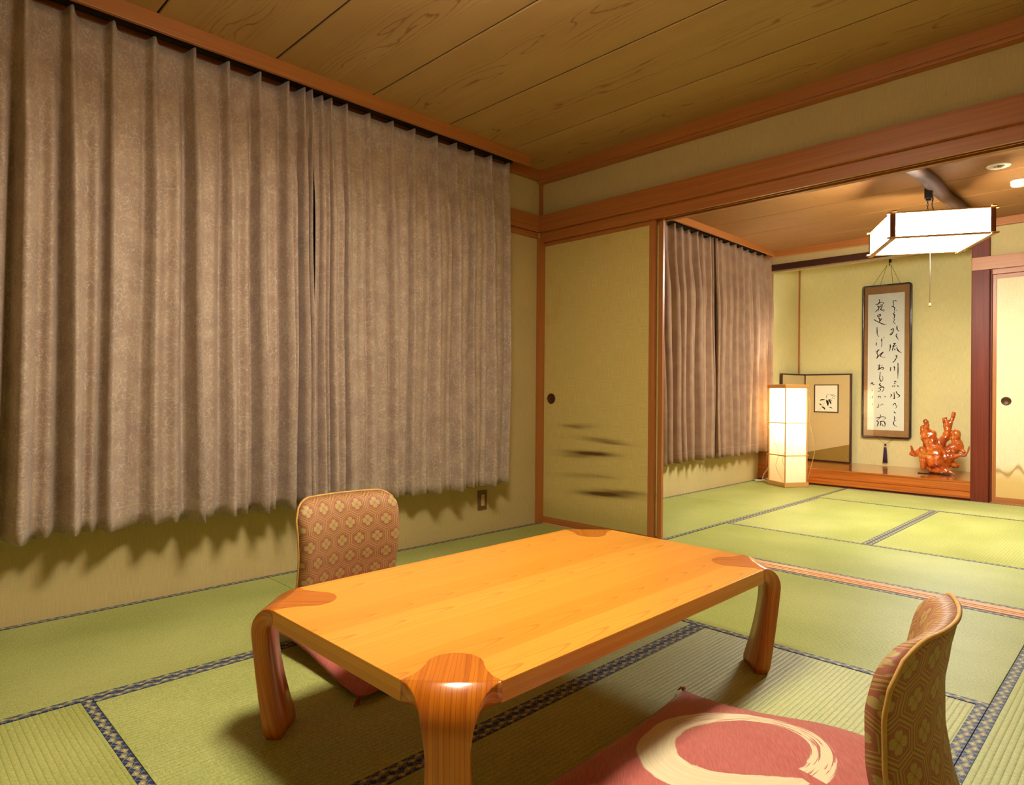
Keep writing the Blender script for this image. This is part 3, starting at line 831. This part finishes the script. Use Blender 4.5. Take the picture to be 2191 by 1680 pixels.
def zabuton(loc, rz, sx, sy, zr, label):
    t = empty('floor_cushion', loc, rz)
    tag(t, label, 'cushion')
    n = 36
    def ramp(x):
        q = max(0.0, min(1, (.22-x)/.36)); return zr*q*q*(3-2*q)
    def P(sg):
        def f(i, j):
            u, v = -1+2*i/n, -1+2*j/n
            pinch = .045
            x = u*sx*(1-pinch*(1-v*v)*u*u*.6)*(1+.02*abs(u*v)); y = v*sy*(1-pinch*(1-u*u)*v*v*.6)*(1+.02*abs(u*v))
            h = ((1-abs(u)**3.2)*(1-abs(v)**3.2))**.55
            dim = .010*math.exp(-(x*x+y*y)/.004)
            wr = .0022*math.sin(34*u+11*v)*abs(u*v)+.0025*math.sin(9*v+5*u)
            z = .016+(.036*h-dim*0+wr*h if sg > 0 else -.014*h)
            xr = -x
            return (x, y, z+ramp(xr if False else x))
        return f
    mb = MB(); uv = lambda i, j: ((-1+2*i/n)*sx, (-1+2*j/n)*sy)
    mb.grid(P(1), uv, n, n); mb.grid(P(-1), uv, n, n, flip=True)
    c = mb.build('cushion_body', M['cushion'], t)
    for u in (-1, 1):
        for v in (-1, 1):
            x, y = u*sx*1.02, v*sy*1.02; z = .016+ramp(x)
            m = MB()
            rr = random.Random(int(u*3+v*7+sx*100))
            dx, dy = u*.7, v*.7
            m.sphere((x+dx*.004, y+dy*.004, z), .005, 6)
            for k in range(5):
                a = rr.uniform(-.5, .5); ca, sa = math.cos(a), math.sin(a)
                ex, ey = dx*ca-dy*sa, dx*sa+dy*ca; L = rr.uniform(.024, .036)
                m.tube([(x, y, z), (x+ex*L*.5, y+ey*L*.5, z+.003), (x+ex*L, y+ey*L, max(.004, z-.010))], [.002, .0022, .0014], 5)
            m.build('tassel', M['tassel'], t)
    return t
zabuton((1.14, -2.005, .004), 0.0, .325, .325, .042, 'dark rose floor cushion mostly hidden beneath the low table')
zabuton((2.432, -1.945, .002), PI+.04, .318, .345, .042, 'rose red floor cushion with a cream brush circle, right foreground')

# ------------------------------------------------------------------ lamps
def pendant(cx, cy, z0, s, h, th, label, glow, ztop, cordlen, cover):
    t = empty('pendant_lamp', (cx, cy, z0), th)
    tag(t, label, 'lamp')
    pw = .0145
    for a in (-1, 1):
        for b in (-1, 1):
            MB().box(a*s-pw, a*s+pw, b*s-pw, b*s+pw, -.004, h+.004, .002).build('corner_post', M['lampdark'], t)
    for z, zz in ((0, .010), (h-.010, h)):
        for q in (-1, 1):
            e = s+.034; o = .006 if z > 0 else -.006
            MB().box(-e, e, q*s-.015, q*s+.015, z, zz, .002).build('rail', M['lampwood'], t)
            MB().box(q*s-.015, q*s+.015, -e, e, z+o*1.2, zz+o*1.2, .002).build('rail', M['lampwood'], t)
    g = s-.003
    for q in (-1, 1):
        MB().box(-g, g, q*g-.001, q*g+.001, .010, h-.010).build('paper_panel', M[glow+'_side'], t)
        MB().box(q*g-.001, q*g+.001, -g, g, .010, h-.010).build('paper_panel', M[glow+'_side'], t)
        for z in (.020, h-.022):
            MB().box(-g, g, q*s-.0025, q*s+.0025, z, z+.003).build('muntin', M['lampwood'], t)
            MB().box(q*s-.0025, q*s+.0025, -g, g, z, z+.003).build('muntin', M['lampwood'], t)
    MB().box(-g, g, -g, g, .004, .006).build('bottom_panel', M[glow], t)
    MB().box(-s, s, -.012, .012, h-.012, h, .002).build('cross_bar', M['lampdark'], t)
    if cover: MB().box(-s*cover, s*cover, -s*cover, s*cover, h-.024, h-.016, .002).build('added_light_block', M['white'], t)  # added plate inside the shade, sized to hold upward light off the ceiling
    # chain and flex up to the hook block
    top = ztop-z0
    m = MB()
    k = 0; z = h-.004
    while z < top-.012:
        r = []
        for i in range(13):
            a = 2*PI*i/12
            if k % 2: r.append((0.0, .005*math.cos(a), z+.011+.011*math.sin(a)))
            else: r.append((.005*math.cos(a), 0.0, z+.011+.011*math.sin(a)))
        m.tube(r, .0016, 5, cap=False); z += .0175; k += 1
    ch = m.build('chain', M['black'], t)
    q = []
    for i in range(17):
        f = i/16; q.append((.022+.020*math.sin(f*PI*1.0)+.012*math.sin(f*7), .012*math.sin(f*5), h+(top-h)*f))
    MB().tube(q, .0045, 7).build('flex', M['black'], t)
    MB().tube([(.012, -.02, .004), (.013, -.02, -cordlen*.5), (.012, -.02, -cordlen)], .0013, 5).build('pull_cord', M['rail'], t)
    MB().lathe([(0, -.027), (.006, -.025), (.007, -.010), (.004, 0), (0, .001)], (.012, -.02, -cordlen), 12).build('pull_knob', M['piping'], t)
pendant(1.930, 1.887, 1.958, .2856, .173, .5033, 'glowing square paper pendant lamp hung by a chain from the dark ceiling log', 'pend', 2.285, .405, .95)
pendant(1.88, -2.20, 2.165, .235, .150, .12, 'second paper pendant lamp, over the low table just above the top of the photo', 'ceil', 2.40, .01, .55)
def log():
    r = random.Random(4); m = MB(); pts = []; rs = []
    for i in range(24):
        y = .20+3.1*i/23
        pts.append((1.960+.006*math.sin(i*.7), y, 2.376+.004*math.sin(i*.5))); rs.append(.046+.005*math.sin(i*1.1)+r.uniform(-.001, .001))
    o = m.tube(pts, rs, 20).build('ceiling_log', M['log'])
    tag(o, 'round dark peeled log fixed along the far room ceiling above the pendant', 'log')
    h = MB(); h.box(1.918, 1.966, 1.845, 1.885, 2.275, 2.372, .006); h.box(1.926, 1.956, 1.852, 1.878, 2.262, 2.28, .004)
    tag(h.build('lamp_hook', M['black']), 'black hook block under the ceiling log carrying the pendant chain', 'hook')
log()
tag(MB().box(1.85, 1.91, -2.23, -2.17, 2.385, ZC1+.001, .006).build('lamp_hook', M['black']), 'black ceiling block from which the near room pendant hangs', 'hook')
def floor_lamp():
    t = empty('paper_floor_lamp', (.419, 3.241, 0), math.radians(60.4)-PI/2)
    tag(t, 'tall square paper floor lamp standing lit at the alcove corner', 'lamp')
    s, b = .126, .140
    MB().box(-b, b, -b, b, .002, .046, .003).build('base', M['lampwood'], t)
    m = MB()
    for q in (-1, 1):
        m.box(-b, b, q*(b-.013)-.012, q*(b-.013)+.012, .978, 1.016, .003); m.box(q*(b-.013)-.012, q*(b-.013)+.012, -b+.02, b-.02, .978, 1.016, .003)
    m.build('cap_frame', M['lampwood'], t)
    for a in (-1, 1):
        for c in (-1, 1):
            MB().box(a*s-.004, a*s+.004, c*s-.004, c*s+.004, .04, .985, .001).build('corner_post', M['lampwood'], t)
    for z in (.31, .632):
        m = MB()
        for q in (-1, 1):
            e = s+.016
            m.box(-e, e, q*(s+.003)-.0035, q*(s+.003)+.0035, z-.005, z+.005, .001); m.box(q*(s+.003)-.0035, q*(s+.003)+.0035, -e, e, z-.004, z+.004, .001)
        m.build('band', M['lampwood'], t)
    g = s-.006
    for q in (-1, 1):
        MB().box(-g, g, q*g-.0004, q*g+.0004, .046, .98).build('paper_panel', M['paper'], t)
        MB().box(q*g-.0004, q*g+.0004, -g, g, .046, .98).build('paper_panel', M['paper'], t)
    MB().sphere((0, 0, .79), .045, 10, sz=1.5).build('bulb', M['bulb'], t)
    MB().tube([(0, 0, .046), (0, 0, .72)], .006, 8).build('stem', M['lampwood'], t)
    # thin rattan canes looped around it
    def cane(pts, r=.0018):
        v = [Vector(p) for p in pts]; out = []
        for i in range(len(v)-1):
            p0 = v[max(i-1, 0)]; p1 = v[i]; p2 = v[i+1]; p3 = v[min(i+2, len(v)-1)]
            for k in range(8):
                f = k/8; out.append(.5*((2*p1)+(p2-p0)*f+(2*p0-5*p1+4*p2-p3)*f*f+(3*p1-p0-3*p2+p3)*f**3))
        out.append(v[-1])
        MB().tube(out, r, 6).build('cane', M['rattan'], t)
    e = s+.008
    cane([(e, e, .90), (e+.018, e+.01, .80), (e+.006, e, .665), (e+.012, e+.004, .63), (e+.04, e+.02, .50), (e+.052, e+.03, .36), (e+.03, e+.01, .20), (e, e, .08)], .0026)
    cane([(-e, -e, .60), (-e*.3, -e, .46), (e*.3, -e-.004, .33), (e*.1, -e-.012, .20), (e*.7, -e-.008, .09), (e, -e, .05)])
    cane([(e, e*.0, .56), (e+.003, -e*.5, .44), (e, -e, .36), (e*.8, -e-.006, .26), (e+.012, -e-.004, .18), (e+.002, -e, .06)])
    cane([(-e, e*.6, .64), (-e-.04, e*.4, .52), (-e-.055, 0, .38), (-e-.03, -e*.4, .2), (-e, -e*.8, .08)], .0022)
    cane([(-e, -e*.2, .62), (-e-.03, -e*.5, .46), (-e-.012, -e, .30), (-e-.028, -e*.8, .12), (-e, -e*.5, .05)])
    # white power flex lying behind it
    q = [(-.12, .02, .20), (-.20, .02, .18), (-.27, .01, .10), (-.28, -.01, .03), (-.20, -.03, .018), (-.32, .03, .012), (-.39, .01, .012), (-.30, -.06, .016), (-.21, -.02, .05), (-.12, -.03, .12)]
    v = [Vector(p) for p in q]; out = []
    for i in range(len(v)-1):
        p0 = v[max(i-1, 0)]; p1 = v[i]; p2 = v[i+1]; p3 = v[min(i+2, len(v)-1)]
        for k in range(8):
            f = k/8; out.append(.5*((2*p1)+(p2-p0)*f+(2*p0-5*p1+4*p2-p3)*f*f+(3*p1-p0-3*p2+p3)*f**3))
    ca, sa = math.cos(-.3), math.sin(-.3)
    MB().tube([(x*ca+y*sa, -x*sa+y*ca, max(z, .0075)) for x, y, z in out], .0055, 7).build('power_cord', M['cord'], t)
floor_lamp()

# ------------------------------------------------------------------ alcove things
def ribbon(mb, pts, w, y, taper=True):
    """flat brush stroke in the x-z plane, a tenth of a millimetre thick"""
    P = [Vector((a, b)) for a, b in pts]
    S = []
    for i in range(len(P)-1):
        p0 = P[max(i-1, 0)]; p1 = P[i]; p2 = P[i+1]; p3 = P[min(i+2, len(P)-1)]
        for k in range(4):
            f = k/4; S.append(.5*((2*p1)+(p2-p0)*f+(2*p0-5*p1+4*p2-p3)*f*f+(3*p1-p0-3*p2+p3)*f**3))
    S.append(P[-1]); n = len(S); L = []; R = []
    for i, p in enumerate(S):
        t = S[min(i+1, n-1)]-S[max(i-1, 0)]
        if t.length < 1e-7: t = Vector((1, 0))
        t.normalize(); q = Vector((-t.y, t.x)); f = i/(n-1)
        h = w*.5*((.55+.45*math.sin(PI*min(1, .18+f*.9)))*(1-.35*math.sin(f*5+w*3000)**2) if taper else 1)
        L.append(p+q*h); R.append(p-q*h)
    for i in range(n-1):
        mb.face([(L[i].x, y, L[i].y), (R[i].x, y, R[i].y), (R[i+1].x, y, R[i+1].y), (L[i+1].x, y, L[i+1].y)])
STROKES = [[66,9320,19411,9378,19255,9345,19082,9255,18915,9164,18848],[52,8981,18889,9187,18921,9390,19028,9594,19084,9752,19007,9731,18896,9550,18813,9415,18800],[70,9142,18724,9279,18637,9304,18434,9145,18271,8941,18062],[39,9280,18536,9282,18285,9192,18142],[66,9348,18580,9551,18688,9664,18702,9575,18510,9486,18318,9622,18231,9780,18243,9837,18163,9691,18063],[74,9171,17742,9241,17586,9287,17456],[66,9285,17783,9489,17792,9445,17645,9332,17616,9468,17593],[70,9310,17455,9402,17222,9370,16949],[61,9628,17343,9493,17190,9370,16949],[39,9424,17321,9583,17321],[66,8854,17288,9107,17093,9382,16935,9632,16780,9880,16700,10059,16700],[61,10810,19124,10909,19122,11008,19087],[52,10677,19205,10702,18807,10737,18507],[66,10527,18514,10648,18528,10759,18444,10826,18351,10794,18156,10784,18009],[57,10806,17983,10774,17837,10697,17794,10720,17718,10853,17608,10787,17515,10832,17400,10767,17319,10767,17195,10845,17127,10747,16999,10725,16877,10814,16771,10914,16653],[31,10938,18095,11059,18090],[74,11058,16497,11048,16252,11105,16026,11259,15869],[66,10454,16043,10575,16134,10708,16187,10741,16099,10655,15807,10512,15568,10401,15575,10467,15695,10554,15912],[66,11063,15635,10966,15443,11066,15240,11199,14987],[74,10419,14557,10443,14258,10346,13815],[79,10696,14605,10828,14624,10960,14654],[79,10916,14632,10763,14441,10698,14321,10852,14338,11027,14429],[74,10720,14246,10612,13867],[74,10864,14091,10855,13894],[79,11040,14207,11118,13957,11272,13754,11491,13623],[57,9146,16477,9160,15948,9197,15594,9346,15410],[66,9098,15110,9121,15058],[66,9088,14821,9079,14470],[39,9507,15013,9756,15063],[52,9585,15222,9610,14920,9623,14620,9580,14271],[44,9754,15250,9900,15292],[48,9014,13881,9265,13859],[70,9401,14004,9265,13959,9153,13687,9233,13509,9223,13333,9111,13086],[66,9134,13110,9359,13404,9584,13646,9764,13764,9630,13569,9507,13398,9564,13271,9723,13216,9959,13183],[57,10902,13324,11078,13331,10991,13173,11079,13121,11036,13024,10904,13003],[70,10948,13016,10862,12797,10664,12605],[66,10490,12139,10469,11916,10460,11681],[74,10788,12231,10845,12057,10813,11749],[66,11160,12542,11175,11902,11159,10918],[74,10810,10600,11052,10598],[57,10919,10698,10898,10550],[66,10811,10378,10943,10414],[61,10735,10205,10659,10020],[52,10878,10205,10858,10032],[66,11120,10204,11241,10044],[39,9207,12331,9366,12352],[79,9422,12451,9379,12189,9369,11939,9233,11866],[70,9233,11879,9437,11987,9662,12133,9820,12079,9776,11955,9618,11934],[66,9627,12358,9672,12295],[61,9484,11636,9464,11286,9432,11036,9490,10785,9581,10634,9716,10783,9760,11007,9668,11233],[48,9396,11236,9499,11160],[44,9375,10961,9466,10960],[79,9537,10434,9402,10284,9584,10158,9540,10058],[74,9314,9858,9473,9958,9676,10033,9834,10008,9857,9883,9791,9684,9656,9533],[57,9451,9833,9542,9783,9452,9608,9248,9582],[66,8578,10338,8715,10539,8762,10387,8854,10311,8969,10324],[52,8697,9845,8725,9795],[57,8675,9656,8790,9681],[47,9267,9026,9509,9058,9510,8939,9484,8820],[41,9375,9116,9295,8847],[47,9884,9090,10071,8944],[39,9326,8283,9328,8045,9329,7867,9167,7834,9301,7926],[34,9435,8077,9836,8188],[31,9675,8318,9703,8171],[72,10491,9301,10597,9184,10454,8934],[67,10818,9479,10847,9128,10849,8777,10730,8892],[72,11039,9568,11093,9363,11354,9103,11147,8926],[52,10709,8101,10839,8279,10969,8310,10970,8135,11101,8050,11050,7903,10973,7784],[67,10818,7429,11002,7259],[57,10821,6961,10901,6817,10863,6640,10903,6496,11033,6544],[62,10864,6465,10787,6228,10880,5997,11115,5890],[47,9522,7099,9550,6893,9418,6651,9230,6496],[52,9120,6701,9470,6801,9818,6871,10018,6789,9979,6670,9847,6606],[83,9149,6404,9312,6350,9313,6112,9207,5810],[72,9527,6387,9582,6123,9530,5868],[72,9554,6329,9821,6398,9955,6255,9997,6021,9932,5796],[47,9743,6070,9744,5892,9877,5957],[47,8779,9111,8753,8782],[31,8588,8989,8576,8810],[41,8757,8303,8758,8064]]
def calligraphy():
    yb = 4.362; yf = 4.328
    x0, x1, z0, z1 = .770, 1.242, .458, 2.094
    t = empty('framed_calligraphy', (0, 0, 0))
    tag(t, 'tall framed brush calligraphy hanging on the alcove back wall', 'picture')
    fw, rc = .019, .030
    def rr(x0, x1, z0, z1, r):
        pts = []
        for cx, cz, a0 in ((x1-r, z1-r, 0), (x0+r, z1-r, 90), (x0+r, z0+r, 180), (x1-r, z0+r, 270)):
            for k in range(7): a = math.radians(a0+k*15); pts.append((cx+r*math.cos(a), cz+r*math.sin(a)))
        return pts
    o, i = rr(x0, x1, z0, z1, rc), rr(x0+fw, x1-fw, z0+fw, z1-fw, .012)
    o2 = rr(x0+.004, x1-.004, z0+.004, z1-.004, rc-.004)
    m = MB(); n = len(o)
    for k in range(n):
        k2 = (k+1) % n
        A = lambda q, y: (q[0], y, q[1])
        m.face([A(o[k], yb), A(o[k2], yb), A(o[k2], yf+.004), A(o[k], yf+.004)], None, True)
        m.face([A(o[k], yf+.004), A(o[k2], yf+.004), A(o2[k2], yf), A(o2[k], yf)], None, True)
        m.face([A(o2[k], yf), A(o2[k2], yf), A(i[k2], yf+.002), A(i[k], yf+.002)], None, True)
        m.face([A(i[k], yf+.002), A(i[k2], yf+.002), A(i[k2], yb), A(i[k], yb)], None, True)
    m.build('frame', M['frame'], t)
    MB().box(x0+.012, x1-.012, yf+.014, yf+.022, z0+.012, z1-.012).build('mount', M['mount'], t)
    MB().box(.826, 1.175, yf+.0120, yf+.0145, .544, 1.998).build('paper', M['rice'], t)
    m = MB()
    for s in STROKES:
        q = [v*1e-4 for v in s[1:]]
        ribbon(m, list(zip(q[0::2], q[1::2])), s[0]*1.75e-4, yf+.0115)
    o = m.build('brush_writing', M['ink'], t, weld=False); o['kind'] = 'stuff'
    MB().box(x0+fw-.004, x1-fw+.004, yf+.004, yf+.0055, z0+fw-.004, z1-fw+.004).build('glass_pane', M['glass'], t)
    hk = (1.024, yb-.012, 2.318)
    for a, zt in ((.862, z1), (.939, z1), (1.062, z1), (1.132, z1)):
        MB().tube([(a, yb-.012, zt-.004), (1.005 if a < 1 else 1.040, yb-.014, 2.300)], .0018, 5).build('hanging_string', M['string'], t)
    for a in (.925, 1.078):
        MB().tube([(a, yb-.014, z0+.004), ((a+1.0)/2, yb-.014, .424), (1.0, yb-.014, .398)], .0016, 5).build('tassel_string', M['string'], t)
    m = MB(); m.sphere((1.0, yb-.014, .388), .011, 8); m.lathe([(.012, .362), (.013, .352), (.010, .346)], (1.0, yb-.014, 0), 12)
    for k in range(16):
        a = 2*PI*k/16; r = .012 if k % 2 else .007
        m.tube([(1.0+r*.6*math.cos(a), yb-.014+r*.6*math.sin(a), .362), (1.0+r*1.25*math.cos(a), yb-.014+r*1.0*math.sin(a), .27), (1.0+r*1.7*math.cos(a), yb-.015+r*.9*math.sin(a), .200)], .0042, 5)
    m.build('tassel', M['tassel2'], t)['label'] = 'purple silk tassel'
    m = MB(); m.tube([(1.030, yb+.006, 2.345), (1.030, yb-.020, 2.345), (1.030, yb-.022, 2.300), (1.030, yb-.030, 2.290), (1.030, yb-.034, 2.300)], .004, 8); m.box(1.018, 1.042, yb-.004, yb+.008, 2.325, 2.372, .002)
    tag(m.build('wall_hook', M['black']), 'small black wall hook above the framed calligraphy', 'hook')
calligraphy()
def screen():
    z0, z1 = .170, 1.150
    t = empty('folding_screen', (.165, 4.325, z0))
    tag(t, 'low two panel folding screen with a small ink painting in the alcove corner', 'screen')
    H = z1-z0
    for k, (ex, ey) in enumerate(((.525, -.055), (-.062, -.50))):
        L = math.hypot(ex, ey); a = math.atan2(ey, ex)
        p = MB(); y = -.009
        # panel board in its own frame: along x, front towards -y
        sgn = 1 if k == 0 else -1
        yf = -.010*sgn
        p.box(.012, L-.012, min(0, yf), max(0, yf), .012, H-.012)
        b = p.rot(a).build('screen_panel', M['screen'], t)
        q = MB(); f = .019
        for bx in ((0.004, f, 0, H), (L-f, L, 0, H)): q.box(bx[0], bx[1], -.012, .012, bx[2], bx[3], .002)
        q.box(f, L-f, -.012, .012, 0, f*.8, .002); q.box(f, L-f, -.012, .012, H-f*.8, H, .002)
        q.rot(a).build('panel_frame', M['screenframe'], b)
        w = MB(); yy = -.0115*sgn
        zl, zr = (.085, .205) if k == 0 else (.085, .20)
        pts = [(f, yy, f*.8), (L-f, yy, f*.8), (L-f, yy, zr), (f, yy, zl)]
        w.face(pts); w.face([(x, yy+.001*sgn, z) for x, _, z in reversed(pts)])
        w.rot(a).build('gold_ground', M['screen2'], b)
        if k == 0:
            pf = MB(); px0, px1, pz0, pz1 = .122, .392, .549, .862; g = .0095
            for bx in ((px0, px0+g, pz0, pz1), (px1-g, px1, pz0, pz1), (px0+g, px1-g, pz0, pz0+g), (px0+g, px1-g, pz1-g, pz1)):
                pf.box(bx[0], bx[1], -.019, -.009, bx[2], bx[3], .001)
            pf.rot(a).build('painting_frame', M['screenframe'], b)
            MB().box(px0+g-.001, px1-g+.001, -.0135, -.010, pz0+g-.001, pz1-g+.001).rot(a).build('painting_paper', M['rice'], b)
            ca = math.cos(a)
            def leafs(L2, yy, straight=False):
                m = MB()
                for x0, zz0, x1, zz1, w in L2:
                    A = Vector(((x0-.165)/ca, zz0-z0)); B = Vector(((x1-.165)/ca, zz1-z0)); d = B-A; nn = Vector((-d.y, d.x)).normalized()
                    up = []; dn = []
                    for i in range(9):
                        f2 = i/8; h = w*(math.sin(PI*f2**.8)**.8 if not straight else 1)*.5; bend = nn*(.006*math.sin(PI*f2) if not straight else 0)
                        c = A+d*f2+bend; up.append(c+nn*h); dn.append(c-nn*h)
                    for i in range(8):
                        m.face([(up[i].x, yy, up[i].y), (dn[i].x, yy, dn[i].y), (dn[i+1].x, yy, dn[i+1].y), (up[i+1].x, yy, up[i+1].y)])
                return m
            D = [(.3457,.8512,.4131,.8603,.0147),(.422,.8627,.4403,.7884,.0262),(.442,.863,.4767,.8077,.0190),(.4443,.8653,.4886,.8427,.0085),(.3392,.8134,.3687,.794,.0128),(.3688,.7811,.4116,.7574,.0138),(.3778,.7754,.4117,.7411,.0109),(.4515,.7793,.4892,.7615,.0110)]
            Fp = [(.4217,.9141,.4175,.8743,.0085),(.4217,.9117,.4616,.9144,.0050),(.4616,.9144,.4926,.9007,.0085),(.4992,.8961,.5299,.9033,.0085),(.4926,.9007,.5078,.9286,.0085),(.4972,.8799,.5148,.8662,.006),(.4927,.896,.4752,.875,.0065)]
            St = [(.3329,.7392,.3644,.7704,.002),(.3688,.7823,.4133,.8392,.002),(.3642,.7963,.3733,.78,.0018)]
            leafs(D, -.0139).rot(a).build('ink_leaves', M['ink'], b, weld=False)
            leafs(Fp, -.0137).rot(a).build('pale_leaves', M['ink2'], b, weld=False)
            leafs(St, -.0138, True).rot(a).build('ink_stems', M['ink2'], b, weld=False)
screen()
ROOT = [[(1.4786,.2075,.0182),(1.53,.2762,.0546),(1.5515,.3632,.0619),(1.5216,.4466,.051),(1.4841,.5303,.0455),(1.4575,.6022,.0255),(1.4462,.6276,.0164)],[(1.4688,.5855,.0218),(1.4872,.625,.0164),(1.4758,.6632,.0175),(1.4626,.6843,.0131)],[(1.5064,.51,.04),(1.5283,.5539,.0291),(1.5428,.5803,.0146)],[(1.5667,.2578,.0728),(1.6206,.3258,.0473),(1.6739,.4013,.04),(1.7266,.4466,.0328),(1.7052,.4998,.0255),(1.7083,.5628,.0291),(1.7047,.5877,.0226)],[(1.5657,.428,.04),(1.6303,.5167,.0291),(1.6478,.5767,.0262),(1.6331,.6436,.0218),(1.6165,.7064,.0189)],[(1.6477,.5936,.02),(1.6652,.6659,.0167),(1.6791,.7085,.0153),(1.6877,.7591,.0138)],[(1.7085,.5418,.0218),(1.7331,.5389,.0153)],[(1.6386,.3271,.0328),(1.692,.3438,.0218),(1.7552,.3651,.0127),(1.7934,.3596,.0095),(1.8173,.4027,.0073),(1.8256,.4528,.0055)],[(1.7266,.4466,.0328),(1.7724,.3996,.0153),(1.7898,.3884,.0109)],[(1.5074,.3601,.0364),(1.444,.3685,.0473),(1.4027,.3526,.0273),(1.3762,.3377,.0182),(1.3419,.3396,.0116),(1.3646,.3761,.0102),(1.3528,.4276,.0095)],[(1.5851,.2254,.0546),(1.6573,.2021,.0218),(1.7177,.1783,.0051)],[(1.6389,.2849,.04),(1.7102,.2572,.0226),(1.7225,.2582,.0153)],[(1.4442,.3426,.0291),(1.4521,.2699,.0226),(1.4526,.1966,.0153)],[(1.5083,.2101,.0328),(1.5853,.1999,.0328),(1.6609,.194,.02)]]
def root():
    dep = [(0, -.02), (-.03, -.04), (-.02, -.04), (0, .03), (.0, .02), (.02, .05), (.03, .05), (-.02, -.05), (0, -.03), (0, -.04), (-.02, -.06), (.02, .05), (-.02, -.04), (-.02, -.05)]
    m = MB(); rn = random.Random(2)
    for ci, c in enumerate(ROOT):
        P = []
        n = len(c)
        for i in range(n-1):
            for k in range(6):
                f = k/6; g = (i+f)/(n-1)
                p = [c[i][q]*(1-f)+c[i+1][q]*f for q in range(3)]
                y = 3.93+dep[ci][0]*(1-g)+dep[ci][1]*g
                P.append((p[0], y, p[1], p[2]))
        l = c[-1]; P.append((l[0], 3.93+dep[ci][1], l[1], l[2]))
        m.tube([(a, b, z) for a, b, z, _ in P], [r*((1.42 if ci in (0, 2, 3) else 1.2)+.09*math.sin(i*1.7+ci)) for i, (_, _, _, r) in enumerate(P)], 12)
        for i in range(0, len(P), 4):
            a, b, z, r = P[i]
            if r > .02: m.sphere((a+rn.uniform(-.5, .5)*r, b-r*.55, z+rn.uniform(-.5, .5)*r), r*.36, 5)
    m.sphere((1.560, 3.90, .30), .085, 10, sy=.8, sz=1.2); m.sphere((1.535, 3.90, .42), .062, 10, sy=.8, sz=1.2); m.sphere((1.65, 3.92, .335), .06, 10, sy=.8)
    m.v = [(a, b, max(z, .1775)) for a, b, z in m.v]
    o = m.build('root_tmp', M['root'])
    rm = o.modifiers.new('r', 'REMESH'); rm.mode = 'VOXEL'; rm.voxel_size = .0045
    sm = o.modifiers.new('s', 'SMOOTH'); sm.factor = .5; sm.iterations = 6
    tx = bpy.data.textures.new('gnarl', 'CLOUDS'); tx.noise_scale = .06
    dm = o.modifiers.new('d', 'DISPLACE'); dm.texture = tx; dm.strength = .012; dm.mid_level = .5
    dg = bpy.context.evaluated_depsgraph_get()
    me = bpy.data.meshes.new_from_object(o.evaluated_get(dg))
    bpy.data.objects.remove(o)
    for p in me.polygons: p.use_smooth = True
    for q in me.vertices: q.co.z = max(q.co.z, .1755)
    if not me.materials: me.materials.append(M['root'])
    t = empty('root_sculpture', (1.56, 3.93, .168)); tag(t, 'polished orange tree root sculpture on the alcove floor beside the dark post', 'sculpture')
    b = bpy.data.objects.new('root_body', me); COL.objects.link(b); b.parent = t; b.location = (-1.56, -3.93, -.168)
    MB().box(-.135, .135, -.10, .06, .0005, .0085, .002).build('display_board', M['frame'], t)
root()

# ------------------------------------------------------------------ small fixtures
t = empty('wall_outlet', (0, -.527, .217)); tag(t, 'brown wall outlet with cream sockets below the curtain hem', 'outlet')
MB().box(.0, .007, -.038, .038, -.062, .062, .002).build('cover_plate', M['plate'], t)
MB().box(.006, .0095, -.013, .013, -.036, .036, .001).build('socket_insert', M['ivory'], t)
m = MB()
for z in (-.020, .016):
    for y in (-.005, .003): m.box(.0093, .0099, y, y+.0018, z-.004, z+.004)
m.build('socket_slots', M['black'], t)['kind'] = 'stuff'
t = empty('ceiling_sprinkler', (2.325, 1.93, ZC2)); tag(t, 'flat round white ceiling sprinkler plate right of the pendant lamp', 'sprinkler')
MB().lathe([(.030, -.001), (.036, -.006), (.062, -.007), (.068, -.003), (.068, .0)], (0, 0, 0), 40).build('cover_ring', M['white'], t)
MB().lathe([(0, -.003), (.031, -.003)], (0, 0, 0), 30).build('recess', M['plate'], t)
m = MB()
for k in range(3):
    a = k*2*PI/3; m.tube([(.024*math.cos(a), .024*math.sin(a), -.002), (.016*math.cos(a), .016*math.sin(a), -.014), (0, 0, -.018)], .003, 6)
m.lathe([(0, -.020), (.012, -.019), (.012, -.016), (0, -.015)], (0, 0, 0), 16); m.build('sprinkler_head', M['white'], t)
t = empty('smoke_detector', (2.372, 2.40, ZC2)); tag(t, 'round white smoke detector dome at the right edge of the far ceiling', 'detector')
MB().lathe([(.0, -.040), (.030, -.039), (.044, -.034), (.050, -.026), (.050, -.006), (.052, -.006), (.052, 0)], (0, 0, 0), 40).build('housing', M['white'], t)
MB().sphere((-.030, -.042, -.018), .0025, 6).build('indicator', M['black'], t)
